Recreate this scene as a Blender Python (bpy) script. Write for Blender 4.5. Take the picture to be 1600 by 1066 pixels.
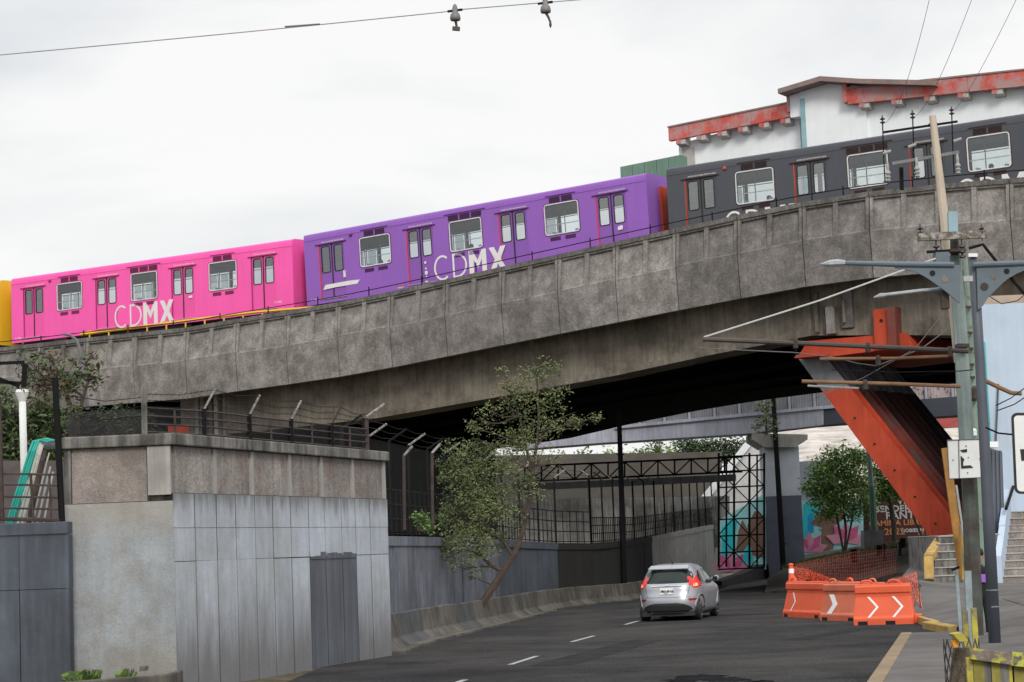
import bpy, bmesh, math, random
from mathutils import Vector as V, Matrix
from math import sin, cos, radians as rad, pi
random.seed(7)
sc = bpy.context.scene
for o in list(bpy.data.objects): bpy.data.objects.remove(o)
C = sc.collection
# ------------------------------------------------------------------ camera
FPX = 3300.0; HC = 2.0
TH = math.atan((860 - 533) / FPX); RO = rad(2.2)
cF = V((0, cos(TH), sin(TH))); r0 = V((1, 0, 0)); u0 = V((0, -sin(TH), cos(TH)))
cR = r0 * cos(RO) - u0 * sin(RO); cU = u0 * cos(RO) + r0 * sin(RO); cC = V((0, 0, HC))
cam = bpy.data.objects.new('camera', bpy.data.cameras.new('camera')); C.objects.link(cam)
m = Matrix((cR, cU, -cF)).transposed().to_4x4(); m.translation = cC; cam.matrix_world = m
cam.data.sensor_width = 36; cam.data.lens = FPX / 1600 * 36; cam.data.clip_end = 3000; cam.data.clip_start = .5
sc.camera = cam
# ------------------------------------------------------------------ world / sun
SUN_EL, SUN_AZ = rad(35), rad(170)       # azimuth the light comes from, clockwise from +Y
w = bpy.data.worlds.new('World'); sc.world = w; w.use_nodes = True
nt = w.node_tree; nt.nodes.clear(); N = nt.nodes.new; Lk = nt.links.new
out = N('ShaderNodeOutputWorld'); mix = N('ShaderNodeMixShader'); b1 = N('ShaderNodeBackground'); b2 = N('ShaderNodeBackground')
sky = N('ShaderNodeTexSky'); sky.sky_type = 'NISHITA'; sky.sun_disc = False; sky.sun_elevation = SUN_EL; sky.sun_rotation = SUN_AZ
b1.inputs[1].default_value = .1; Lk(sky.outputs[0], b1.inputs[0])
tc = N('ShaderNodeTexCoord'); mp = N('ShaderNodeMapping'); mp.inputs['Scale'].default_value = (1, 1, 2.6)
mp.inputs['Location'].default_value = (3.1, 1.7, .4)
Lk(tc.outputs['Generated'], mp.inputs[0])
no = N('ShaderNodeTexNoise'); no.inputs['Scale'].default_value = 3.2; no.inputs['Detail'].default_value = 7; no.inputs['Roughness'].default_value = .5
no.inputs['Distortion'].default_value = .35
Lk(mp.outputs[0], no.inputs[0])
cr = N('ShaderNodeValToRGB'); cr.color_ramp.elements[0].position = .36; cr.color_ramp.elements[0].color = (.67, .70, .735, 1)
cr.color_ramp.elements[1].position = .60; cr.color_ramp.elements[1].color = (.985, .975, .955, 1)
Lk(no.outputs[0], cr.inputs[0]); Lk(cr.outputs[0], b2.inputs[0])
sp = N('ShaderNodeSeparateXYZ'); Lk(tc.outputs['Generated'], sp.inputs[0])
mr = N('ShaderNodeMapRange'); mr.inputs[1].default_value = .25; mr.inputs[2].default_value = 1; mr.inputs[3].default_value = .81; mr.inputs[4].default_value = 1.5
Lk(sp.outputs[2], mr.inputs[0]); Lk(mr.outputs[0], b2.inputs[1])     # overcast sky: zenith brighter than horizon
mix.inputs[0].default_value = .93; Lk(b1.outputs[0], mix.inputs[1]); Lk(b2.outputs[0], mix.inputs[2]); Lk(mix.outputs[0], out.inputs[0])
sl = bpy.data.lights.new('sun', 'SUN'); sl.energy = 1.5; sl.angle = rad(18); sl.color = (1, .96, .9)
so = bpy.data.objects.new('sun', sl); C.objects.link(so)
sdir = V((sin(SUN_AZ) * cos(SUN_EL), cos(SUN_AZ) * cos(SUN_EL), sin(SUN_EL)))
so.rotation_euler = sdir.to_track_quat('Z', 'Y').to_euler(); so.location = (0, -20, 40)
sc.view_settings.view_transform = 'Standard'; sc.view_settings.look = 'None'; sc.view_settings.exposure = 0.32
sc.view_settings.gamma = 1; sc.view_settings.use_curve_mapping = False
# ------------------------------------------------------------------ survey helpers: bearings from the camera station to places
def ray(x, y): return cF + cR * ((x - 800) / FPX) - cU * ((y - 533) / FPX)
def at(x, y, Y): d = ray(x, y); return cC + d * (Y / d.y)
def gnd(x, y, z=0.0): d = ray(x, y); return cC + d * ((z - HC) / d.z)
PHI = rad(31.634); T = V((.85142, -.52449, 0)); NN = V((.52449, .85142, 0)); O0 = V((-22.96, 96.5, 0))
def W(s, o, z): return O0 + T * s + NN * o + V((0, 0, z))       # along track, across track (away), height
def S(x, y, o):
    d = ray(x, y); k = ((O0 + NN * o - cC).dot(NN)) / d.dot(NN); p = cC + d * k
    return (p - O0).dot(T), p.z
def WS(x, y, o): s, z = S(x, y, o); return W(s, o, z)
def lerp(tab, s):
    if s <= tab[0][0]: return tab[0][1]
    for (a, b), (c, d) in zip(tab, tab[1:]):
        if s <= c: return b + (d - b) * (s - a) / (c - a)
    return tab[-1][1]
# ------------------------------------------------------------------ materials
MT = {}
def mat(name, col, rough=.8, var=.18, scale=2.0, streak=0.0, speck=0.0, bump=.15, metal=0.0, col2=None, em=0, sc2=None, spec=None, stain=0.0, c2pos=(.45, .62), rnd=0.0, zd=(), sscale=38, cracks=0.0):
    if name in MT: return MT[name]
    m = bpy.data.materials.new(name); m.use_nodes = True; t = m.node_tree; b = t.nodes['Principled BSDF']
    b.inputs['Roughness'].default_value = rough; b.inputs['Metallic'].default_value = metal
    if spec is not None: b.inputs['Specular IOR Level'].default_value = spec
    g = t.nodes.new('ShaderNodeNewGeometry')
    def noise(s, det, vec=None, rg=.6):
        n = t.nodes.new('ShaderNodeTexNoise'); n.inputs['Scale'].default_value = s; n.inputs['Detail'].default_value = det; n.inputs['Roughness'].default_value = rg
        t.links.new(vec or g.outputs['Position'], n.inputs[0]); return n
    def ramp(src, p0, p1, c0, c1):
        r = t.nodes.new('ShaderNodeValToRGB'); r.color_ramp.elements[0].position = p0; r.color_ramp.elements[1].position = p1
        r.color_ramp.elements[0].color = (*c0, 1); r.color_ramp.elements[1].color = (*c1, 1); t.links.new(src.outputs[0], r.inputs[0]); return r
    def mixc(a, b_, mode, fac):
        x = t.nodes.new('ShaderNodeMix'); x.data_type = 'RGBA'; x.blend_type = mode
        if hasattr(fac, 'outputs'): t.links.new(fac.outputs[0], x.inputs[0])
        else: x.inputs[0].default_value = fac
        t.links.new(a, x.inputs[6]); t.links.new(b_, x.inputs[7]); return x.outputs[2]
    n1 = noise(scale, 6)
    lo = tuple(c * (1 - var) for c in col); hi = tuple(min(1, c * (1 + var)) for c in col)
    cur = ramp(n1, .32, .68, lo, hi).outputs[0]
    if col2:
        n2 = noise(sc2 or scale * .6, 8, rg=.7); r2 = ramp(n2, c2pos[0], c2pos[1], (0, 0, 0), (1, 1, 1))
        rgb = t.nodes.new('ShaderNodeRGB'); rgb.outputs[0].default_value = (*col2, 1)
        cur = mixc(cur, rgb.outputs[0], 'MIX', r2)
    if streak:
        mp = t.nodes.new('ShaderNodeMapping'); mp.inputs['Scale'].default_value = (5, 5, .35); t.links.new(g.outputs['Position'], mp.inputs[0])
        n3 = noise(1.3, 5, mp.outputs[0]); k = 1 - streak
        cur = mixc(cur, ramp(n3, .38, .62, (k, k, k), (1, 1, 1)).outputs[0], 'MULTIPLY', 1.0)
    if stain:
        n5 = noise(.55, 7, rg=.65); k = 1 - stain
        cur = mixc(cur, ramp(n5, .36, .56, (k, k, k * .97), (1, 1, 1)).outputs[0], 'MULTIPLY', 1.0)
    if speck:
        n4 = noise(sscale, 3, rg=.8); k = 1 - speck
        cur = mixc(cur, ramp(n4, .38, .62, (k, k, k), (1 + speck * .6,) * 3).outputs[0], 'MULTIPLY', 1.0)
    if rnd:
        oi = t.nodes.new('ShaderNodeObjectInfo'); mr_ = t.nodes.new('ShaderNodeMapRange'); mr_.inputs[3].default_value = 1 - rnd; mr_.inputs[4].default_value = 1 + rnd; t.links.new(oi.outputs['Random'], mr_.inputs[0])
        hs = t.nodes.new('ShaderNodeVectorMath'); hs.operation = 'SCALE'; t.links.new(cur, hs.inputs[0]); t.links.new(mr_.outputs[0], hs.inputs['Scale']); cur = hs.outputs[0]
    for (za, zb, st_, cc, amp) in zd:      # grime gathered at the foot or drips under a ledge, broken up by streaky noise
        mp = t.nodes.new('ShaderNodeMapping'); mp.inputs['Scale'].default_value = (4, 4, .5); t.links.new(g.outputs['Position'], mp.inputs[0]); nn = noise(1.1, 6, mp.outputs[0], rg=.7)
        sx = t.nodes.new('ShaderNodeSeparateXYZ'); t.links.new(g.outputs['Position'], sx.inputs[0]); ma = t.nodes.new('ShaderNodeMath'); ma.operation = 'MULTIPLY_ADD'; ma.inputs[1].default_value = amp; t.links.new(nn.outputs[0], ma.inputs[0]); t.links.new(sx.outputs[2], ma.inputs[2])
        m3 = t.nodes.new('ShaderNodeMapRange'); m3.interpolation_type = 'SMOOTHSTEP'; m3.inputs[1].default_value = min(za, zb) + amp * .5; m3.inputs[2].default_value = max(za, zb) + amp * .5; m3.inputs[3].default_value = 0 if zb > za else st_; m3.inputs[4].default_value = st_ if zb > za else 0; t.links.new(ma.outputs[0], m3.inputs[0])
        rgb = t.nodes.new('ShaderNodeRGB'); rgb.outputs[0].default_value = (*cc, 1); cur = mixc(cur, rgb.outputs[0], 'MIX', m3)
    if cracks:
        vo = t.nodes.new('ShaderNodeTexVoronoi'); vo.feature = 'DISTANCE_TO_EDGE'; vo.inputs['Scale'].default_value = .22; nw = noise(.9, 5); vm = t.nodes.new('ShaderNodeVectorMath'); vm.operation = 'MULTIPLY_ADD'; vm.inputs[1].default_value = (2.2, 2.2, 2.2)
        t.links.new(nw.outputs['Color'], vm.inputs[0]); t.links.new(g.outputs['Position'], vm.inputs[2]); t.links.new(vm.outputs[0], vo.inputs['Vector']); cur = mixc(cur, ramp(vo, .0, .006, (1 - cracks,) * 3, (1, 1, 1)).outputs[0], 'MULTIPLY', 1.0)
    t.links.new(cur, b.inputs['Base Color'])
    if em: t.links.new(cur, b.inputs['Emission Color']); b.inputs['Emission Strength'].default_value = em
    if bump:
        nb = noise(max(9, scale * 5), 5, rg=.7); bp = t.nodes.new('ShaderNodeBump'); bp.inputs['Strength'].default_value = bump; bp.inputs['Distance'].default_value = .03
        t.links.new(nb.outputs[0], bp.inputs['Height']); t.links.new(bp.outputs[0], b.inputs['Normal'])
    MT[name] = m; return m
def glassm(name, tint, gloss, rough=.03):
    m = bpy.data.materials.new(name); m.use_nodes = True; t = m.node_tree; t.nodes.clear()
    o = t.nodes.new('ShaderNodeOutputMaterial'); x = t.nodes.new('ShaderNodeMixShader'); a = t.nodes.new('ShaderNodeBsdfTransparent'); g = t.nodes.new('ShaderNodeBsdfGlossy')
    a.inputs[0].default_value = (*tint, 1); g.inputs['Roughness'].default_value = rough; x.inputs[0].default_value = gloss
    t.links.new(a.outputs[0], x.inputs[1]); t.links.new(g.outputs[0], x.inputs[2]); t.links.new(x.outputs[0], o.inputs[0]); MT[name] = m; return m
def netm(name, col, sx, sy, wd):  # woven mesh cloth: real holes too small to model
    m = bpy.data.materials.new(name); m.use_nodes = True; t = m.node_tree; b = t.nodes['Principled BSDF']; b.inputs['Base Color'].default_value = (*col, 1); b.inputs['Roughness'].default_value = .8
    b.inputs['Alpha'].default_value = wd; MT[name] = m; return m
m_para = mat('exposed aggregate concrete', (.272, .25, .238), .95, .16, 2.2, streak=.14, speck=.24, bump=.8, stain=.28, col2=(.17, .156, .143), sc2=1.3, rnd=.2, sscale=13)
m_cop = mat('weathered concrete coping', (.16, .148, .138), .95, .35, 1.5, streak=.35, bump=.6, speck=.35, sscale=16)
m_soffit_shade = mat('shade-dark soffit concrete', (.006, .0055, .005), .98, .3, 1, streak=.2, spec=.05)  # deck underside and abutment: their shade painted in as near-black
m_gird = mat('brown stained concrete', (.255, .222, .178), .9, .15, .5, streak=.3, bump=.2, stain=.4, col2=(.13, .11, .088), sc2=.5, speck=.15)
m_dark = mat('dark and shade-toned concrete', (.018, .017, .016), .95, .3, 1, streak=.2)  # near-black; on road wall and rearmost strut it stands in for shade
m_wallu = mat('rough grey brown concrete', (.34, .31, .29), .95, .2, 1.6, streak=.25, bump=.7, stain=.28, speck=.3, rnd=.1, sscale=22, col2=(.29, .235, .215), sc2=1.2)
m_wallc = mat('mould streaked concrete cap', (.21, .2, .185), .95, .45, 2.5, streak=.6, bump=.4)
m_wall = mat('pale painted board marked concrete', (.49, .53, .60), .85, .08, .8, streak=.12, bump=.3, stain=.12, col2=(.42, .44, .47), sc2=.9, speck=.08, zd=((1.9, .1, .85, (.13, .126, .126), 1.7), (2.75, 3.2, .8, (.12, .115, .11), .9)), rnd=.04)
m_walla = mat('pale patchy painted concrete', (.35, .375, .40), .85, .12, 1.1, streak=.1, bump=.4, stain=.22, col2=(.30, .298, .285), sc2=1.0, speck=.12, zd=((.9, .0, .5, (.2, .18, .14), 1.2), (2.3, 2.9, .5, (.33, .29, .24), 1.0)))
m_patch = mat('dark grey repaint', (.115, .125, .15), .8, .15, 1, streak=.3)
m_pil = mat('light concrete pilaster', (.36, .345, .32), .9, .15, 2, streak=.2)
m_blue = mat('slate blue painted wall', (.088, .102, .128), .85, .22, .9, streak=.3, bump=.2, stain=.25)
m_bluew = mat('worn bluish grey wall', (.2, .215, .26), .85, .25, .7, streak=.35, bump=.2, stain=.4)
m_jers = mat('dirty concrete barrier', (.135, .122, .105), .95, .35, 1.2, streak=.4, bump=.4, stain=.5)
m_jersd = mat('dark painted concrete barrier', (.07, .072, .075), .95, .3, 2, bump=.3)
m_road = mat('asphalt', (.050, .050, .053), .95, .15, .25, speck=.35, bump=.3, stain=.22, col2=(.075, .071, .069), sc2=.16, spec=0, sscale=20, cracks=.35, c2pos=(.42, .6))
m_line = mat('worn white road paint', (.33, .33, .33), .8, .2, 6, col2=(.2, .2, .2), sc2=9, c2pos=(.55, .7))
m_pav = mat('cement pavement', (.15, .143, .14), .92, .12, .7, bump=.2, stain=.2, spec=0)
m_earth = mat('dry earth', (.13, .1, .08), 1, .4, 1.5, bump=.6, col2=(.06, .075, .03), sc2=1.0, spec=.1)
m_gravel = mat('dark soil slope', (.06, .052, .045), 1, .4, 2, bump=.6, spec=.1)
m_yk = mat('faded yellow kerb paint', (.42, .27, .07), .85, .25, 3, col2=(.2, .17, .13), sc2=2.5, c2pos=(.5, .7))
m_tank = mat('tan kerb paint', (.24, .175, .105), .85, .2, 2, stain=.2)
m_yel = mat('chipped yellow paint', (.42, .36, .05), .75, .25, 5, col2=(.16, .14, .09), sc2=4, c2pos=(.5, .62))
m_blk = mat('black painted steel', (.007, .007, .008), .7, .2, 6, spec=.15)
m_rust = mat('rusty brown steel', (.05, .035, .03), .8, .4, 6)
m_galv = mat('galvanised steel', (.33, .35, .36), .5, .15, 5, metal=.4)
m_silv = mat('bare peeling steel', (.30, .29, .28), .6, .4, 12, col2=(.12, .08, .06), sc2=14)
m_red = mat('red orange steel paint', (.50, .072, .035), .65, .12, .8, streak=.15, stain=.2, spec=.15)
m_redd = mat('dusty shaded red steel paint', (.17, .033, .024), .75, .25, 1, col2=(.11, .065, .05), sc2=1.4)  # brown dust plus a darker red that paints in shade
m_redk = mat('deep shade red steel paint', (.05, .012, .01), .8, .3, 1)
m_gsteel = mat('grey unpainted steel', (.16, .16, .17), .6, .3, 2, streak=.2)
m_white = mat('white wall paint', (.83, .86, .88), .8, .04, .6, streak=.04, stain=.04)
m_ltblue = mat('light blue wall paint', (.47, .56, .68), .85, .06, .4, streak=.05, stain=.06)
m_fasc = mat('peeling red cornice paint', (.56, .105, .085), .85, .18, .8, spec=.15, bump=.3, col2=(.40, .25, .24), sc2=1.3, c2pos=(.42, .56))
m_rooft = mat('weathered clay roof', (.27, .18, .16), .95, .3, 1.5, bump=.4, col2=(.2, .17, .16), sc2=2)
m_corb = mat('grey corbel', (.45, .42, .40), .9, .15, 2)
m_green = mat('green sheet metal', (.13, .23, .17), .6, .12, 1, streak=.1)
m_fb = mat('pale lilac grey painted girder', (0.444, 0.456, 0.528), .8, .14, .6, streak=.22, stain=.18)
m_fbd = mat('dark blue grey painted girder', (.05, .058, .075), .8, .12, .5)
m_rail = mat('grey corrugated railing', (.27, .27, .29), .7, .2, 2)
m_rock = mat('pale rocky slope', (0.540, 0.495, 0.450), 1, .2, .25, bump=.8, col2=(.3, .26, .23), sc2=.35)
m_brown = mat('brown painted wall', (.13, .085, .075), .9, .15, .8)
m_tan = mat('brownish far wall', (.10, .09, .078), .95, .2, .3, stain=.3)
m_skyb = mat('mural light blue', (0.480, 0.920, 0.920), .8, .08, 2)
m_cyan = mat('mural cyan', (0.045, 0.806, 0.920), .8, .12, 2)
m_cyand = mat('mural deep blue', (0.034, 0.448, 0.851), .8, .12, 2)
m_pink2 = mat('mural pink', (0.837, 0.162, 0.365), .8, .15, 2)
m_pink3 = mat('mural pale pink', (0.920, 0.375, 0.525), .8, .15, 2)
m_skin2 = mat('mural brown', (0.300, 0.180, 0.128), .8, .15, 2)
m_wtext = mat('white lettering paint', (.72, .7, .68), .8, .05, 3)
m_otext = mat('orange lettering paint', (.7, .3, .12), .8, .05, 3)
m_sign = mat('white sign sheet', (.74, .75, .74), .6, .04, 4, stain=.06)
m_black = mat('black print', (.015, .015, .015), .7, .05, 3)
m_barr = mat('orange plastic', (.80, .125, .05), .45, .07, 1.5, bump=.05, stain=.1, spec=.4)
m_barro = mat('sun faded orange plastic', (.68, .17, .09), .5, .1, 2, bump=.05, stain=.2)
m_refl = mat('white reflective tape', (.85, .85, .85), .5, .04, 3)
m_dhole = mat('dark recess', (.01, .01, .01), .9, 0, 3)
m_pconc = mat('pale concrete pole', (.52, .44, .35), .85, .08, 2, streak=.1)
m_pgreen = mat('green painted octagonal pole', (.24, .30, .285), .75, .2, 2, streak=.35, col2=(.14, .09, .05), sc2=2.6, c2pos=(.6, .68))
m_pdark = mat('dark weathered pole base', (.07, .075, .065), .85, .3, 3, col2=(.05, .03, .025), sc2=2)
m_pgrey = mat('slate grey steel pole', (.075, .085, .105), .55, .1, 3)
m_brkt = mat('blue grey bracket steel', (.10, .135, .16), .55, .1, 2, stain=.15)
m_brown2 = mat('rust brown rod', (.2, .11, .055), .7, .2, 4)
m_dbrown = mat('dark brown rod', (.06, .045, .04), .6, .2, 4)
m_porc = mat('porcelain insulator', (.3, .3, .29), .35, .1, 8)
m_dporc = mat('dark brown insulator', (.03, .025, .025), .35, .1, 8)
m_wire = mat('wire', (.12, .12, .12), .6, .1, 8)
m_wirel = mat('pale wire', (.5, .5, .48), .5, .1, 8)
m_lgreen = mat('green lamp post paint', (.07, .16, .12), .6, .15, 2)
m_wood = mat('bare timber plank', (.38, .19, .05), .85, .25, 3, streak=.2)
m_shed = mat('dark slate corrugated sheet', (.1, .115, .145), .7, .1, 1)
m_bark = mat('bark', (.075, .055, .042), .95, .3, 6, bump=.6)
LEAF = [mat('leaf mid green', (.085, .12, .045), .6, .25, 3, bump=0, spec=.3), mat('leaf light green', (.17, .205, .085), .6, .25, 3, bump=0, spec=.3), mat('leaf dark green', (.035, .055, .025), .6, .25, 3, bump=0, spec=.3),
        mat('leaf yellowing', (.16, .14, .05), .6, .3, 3, bump=0), mat('leaf fresh green', (.16, .27, .065), .6, .2, 3, bump=0, spec=.3), mat('leaf brown tip', (.10, .06, .045), .7, .3, 3, bump=0)]
m_teal = mat('teal plastic pipe', (.015, .34, .28), .45, .12, 4)
m_wpipe = mat('grey white pipe', (.42, .42, .38), .6, .2, 5, stain=.3)
g_car = glassm('train window glass', (.86, .90, .90), .10)
g_door = glassm('train door glass', (.80, .82, .83), .2)
# ------------------------------------------------------------------ mesh builder
ROOT = {}
def mx(loc=(0, 0, 0), rz=0.0, ry=0.0): return Matrix.Translation(V(loc)) @ Matrix.Rotation(rz, 4, 'Z') @ Matrix.Rotation(ry, 4, 'Y')
def props(o, label=None, cat=None, group=None, kind=None):
    for k, v in (('label', label), ('category', cat), ('group', group), ('kind', kind)):
        if v: o[k] = v
    return o
def thing(name, label, cat, loc=(0, 0, 0), group=None, M=None, kind=None):
    o = bpy.data.objects.new(name, None); C.objects.link(o); M = M or mx(loc); o.matrix_world = M; ROOT[o] = M
    o.empty_display_size = .3
    return props(o, label, cat, group, kind)
def rootof(o):
    while o.parent: o = o.parent
    return ROOT.get(o, Matrix())
class MB:
    def __init__(s): s.v = []; s.f = []; s.mi = []; s.k = 0; s.X = None
    def add(s, vs, fs):
        b = len(s.v); s.v += [V(p) if s.X is None else s.X @ V(p) for p in vs]; s.f += [[b + i for i in f] for f in fs]; s.mi += [s.k] * len(fs); return s
    def hexa(s, p): return s.add(p, [(0, 3, 2, 1), (4, 5, 6, 7), (0, 1, 5, 4), (1, 2, 6, 5), (2, 3, 7, 6), (3, 0, 4, 7)])
    def box(s, a, b):
        (x0, y0, z0), (x1, y1, z1) = a, b
        return s.hexa([(x0, y0, z0), (x1, y0, z0), (x1, y1, z0), (x0, y1, z0), (x0, y0, z1), (x1, y0, z1), (x1, y1, z1), (x0, y1, z1)])
    def sbox(s, s0, s1, o0, o1, z0, z1, z0b=None, z1b=None):   # box in track frame, heights may differ at s1
        z0b = z0 if z0b is None else z0b; z1b = z1 if z1b is None else z1b
        return s.hexa([W(s0, o0, z0), W(s1, o0, z0b), W(s1, o1, z0b), W(s0, o1, z0), W(s0, o0, z1), W(s1, o0, z1b), W(s1, o1, z1b), W(s0, o1, z1)])
    def prism(s, poly, ext):
        n = len(poly); e = V(ext); P = [V(p) for p in poly]
        return s.add(P + [p + e for p in P], [list(range(n))[::-1], list(range(n, 2 * n))] + [(i, (i + 1) % n, n + (i + 1) % n, n + i) for i in range(n)])
    def quad(s, *p): return s.add(p, [tuple(range(len(p)))])
    def tube(s, pts, r, n=8, cap=True):
        P = [V(p) for p in pts]; R = r if hasattr(r, '__len__') else [r] * len(P); b = len(s.v); vs = []; fs = []
        up = None
        for i, p in enumerate(P):
            d = (P[min(i + 1, len(P) - 1)] - P[max(i - 1, 0)])
            d = d.normalized() if d.length > 1e-9 else V((0, 0, 1))
            if up is None: up = d.orthogonal().normalized()
            up = (up - d * up.dot(d)); up = up.normalized() if up.length > 1e-6 else d.orthogonal().normalized()
            q = d.cross(up)
            for k in range(n):
                a = 2 * pi * (k + .5) / n; vs.append(p + (up * cos(a) + q * sin(a)) * R[i])
        for i in range(len(P) - 1):
            for k in range(n): fs.append((i * n + k, i * n + (k + 1) % n, (i + 1) * n + (k + 1) % n, (i + 1) * n + k))
        if cap: fs.append(tuple(range(n))[::-1]); fs.append(tuple(range((len(P) - 1) * n, len(P) * n)))
        return s.add(vs, fs)
    def bar(s, a, b, w=.05, h=None, up=(0, 0, 1)):   # rectangular bar a->b
        a, b = V(a), V(b); h = h or w; d = (b - a).normalized(); u = V(up)
        if abs(d.dot(u)) > .98: u = V((0, 1, 0))
        q = d.cross(u).normalized(); u = q.cross(d).normalized(); q *= w / 2; u = u * h / 2
        return s.hexa([a - q - u, a + q - u, a + q + u, a - q + u, b - q - u, b + q - u, b + q + u, b - q + u])
    def lathe(s, base, prof, axis=(0, 0, 1), n=12):
        a = V(axis).normalized(); u = a.orthogonal().normalized(); q = a.cross(u); vs = []; k = len(prof)
        for r, z in prof:
            for j in range(n): t = 2 * pi * (j + .5) / n; vs.append(V(base) + a * z + (u * cos(t) + q * sin(t)) * max(r, 1e-4))
        return s.add(vs, [(i * n + j, i * n + (j + 1) % n, (i + 1) * n + (j + 1) % n, (i + 1) * n + j) for i in range(k - 1) for j in range(n)] + [tuple(range(n))[::-1], tuple(range((k - 1) * n, k * n))])
    def build(s, name, m, parent=None, smooth=False, world=True, label=None, cat=None, group=None, kind=None, bevel=0):
        me = bpy.data.meshes.new(name); ms = m if isinstance(m, (list, tuple)) else [m]
        o = bpy.data.objects.new(name, me); C.objects.link(o)
        if parent is not None:
            o.parent = parent
            vs = [rootof(parent).inverted() @ p for p in s.v] if world else s.v
        elif world and s.v:
            lo = [min(p[i] for p in s.v) for i in range(3)]; hi = [max(p[i] for p in s.v) for i in range(3)]
            c = V(((lo[0] + hi[0]) / 2, (lo[1] + hi[1]) / 2, lo[2])); o.location = c; vs = [p - c for p in s.v]; ROOT[o] = Matrix.Translation(c)
        else: vs = s.v
        me.from_pydata([tuple(p) for p in vs], [], s.f)
        for x in ms: me.materials.append(x)
        if len(ms) > 1: me.polygons.foreach_set('material_index', s.mi)
        if smooth: me.polygons.foreach_set('use_smooth', [True] * len(me.polygons))
        bm = bmesh.new(); bm.from_mesh(me); bmesh.ops.recalc_face_normals(bm, faces=bm.faces); bm.to_mesh(me); bm.free(); me.update()
        if bevel:
            b = o.modifiers.new('bevel', 'BEVEL'); b.width = bevel; b.segments = 2; b.limit_method = 'ANGLE'
        return props(o, label, cat, group, kind)
def copy_tree(o, parent=None, M=None):
    c = o.copy(); C.objects.link(c)
    if parent is not None: c.parent = parent
    if M is not None: c.matrix_world = M; ROOT[c] = M
    for ch in o.children: copy_tree(ch, c)
    return c
def text(name, body, m, M, size, parent, bold=0.0, spacing=1.0, ext=.004, sx=1.0, world=True):
    cu = bpy.data.curves.new('t', 'FONT'); cu.body = body; cu.size = size; cu.offset = bold; cu.space_character = spacing; cu.extrude = ext; cu.resolution_u = 3
    t = bpy.data.objects.new('t', cu); C.objects.link(t); dg = bpy.context.evaluated_depsgraph_get(); me = bpy.data.meshes.new_from_object(t.evaluated_get(dg))
    bpy.data.objects.remove(t); bpy.data.curves.remove(cu)
    k = rootof(parent).inverted() @ M if world else M
    me.transform(k @ Matrix.Diagonal((sx, 1, 1, 1)))
    me.name = name; o = bpy.data.objects.new(name, me); C.objects.link(o); o.parent = parent; me.materials.clear(); me.materials.append(m); return o
def frame(o, x, y, z=None):     # matrix from origin and axes
    x = V(x).normalized(); y = V(y); y = (y - x * y.dot(x)).normalized(); z = x.cross(y); M = Matrix((x, y, z)).transposed().to_4x4(); M.translation = V(o); return M
def strip(path, z0s, z1s, th, nrm=None):   # vertical wall following a plan path with given bottoms/tops and thickness th behind
    mb = MB(); n = len(path)
    for i in range(n - 1):
        a, b = V(path[i]), V(path[i + 1]); d = (b - a); d.z = 0; q = V((-d.y, d.x, 0)).normalized() * th
        if nrm is not None and q.dot(V(nrm)) < 0: q = -q
        mb.hexa([(a.x, a.y, z0s[i]), (b.x, b.y, z0s[i + 1]), (b.x + q.x, b.y + q.y, z0s[i + 1]), (a.x + q.x, a.y + q.y, z0s[i]),
                 (a.x, a.y, z1s[i]), (b.x, b.y, z1s[i + 1]), (b.x + q.x, b.y + q.y, z1s[i + 1]), (a.x + q.x, a.y + q.y, z1s[i])])
    return mb
# ------------------------------------------------------------------ ground, road, pavements
g = MB(); g.quad((-700, -60, -.03), (700, -60, -.03), (700, 1500, -.03), (-700, 1500, -.03)); g.build('ground', m_earth, kind='structure')
rd = MB()
left = [gnd(380, 1075), gnd(600, 1022), gnd(700, 992), gnd(830, 962), gnd(900, 948), gnd(1000, 938), gnd(1110, 906)]
right = [V((8.3, 10, 0)), V((8.8, 40, 0)), V((10.5, 55, 0)), V((14, 70, 0)), V((19, 85, 0)), V((27, 100, 0)), V((38, 118, 0))]
lft = [V((-7, -5, 0)), V((-4.2, 28, 0))] + [V((p.x - .7, p.y, 0)) for p in left[1:]]
rgt = [V((9, -5, 0)), V((8.6, 30, 0)), V((9.2, 45, 0)), V((12.0, 58, 0)), V((17, 70, 0)), V((22, 80, 0)), V((30, 92, 0)), V((48, 118, 0))]
rd = MB(); ll = lft + []; n = len(rgt)
while len(ll) < n: ll.append(V((26, 135, 0)))
rd.add([(p.x, p.y, .0) for p in ll] + [(p.x, p.y, .0) for p in rgt], [(i, n + i, n + i + 1, i + 1) for i in range(n - 1)])
road = rd.build('road', m_road, kind='structure')
for a, b in (((560, 1083), (605, 1072)), ((709, 1068), (727, 1062)), ((797, 1038.5), (839, 1025)), ((893, 1003), (928, 993.5)), ((977, 976), (998, 970))):
    p, q = gnd(*a, .005), gnd(*b, .005); d = (q - p).normalized(); x = V((-d.y, d.x, 0)) * .055
    MB().quad(p - x, q - x, q + x, p + x).build('lane_dash', m_line, road)
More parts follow.
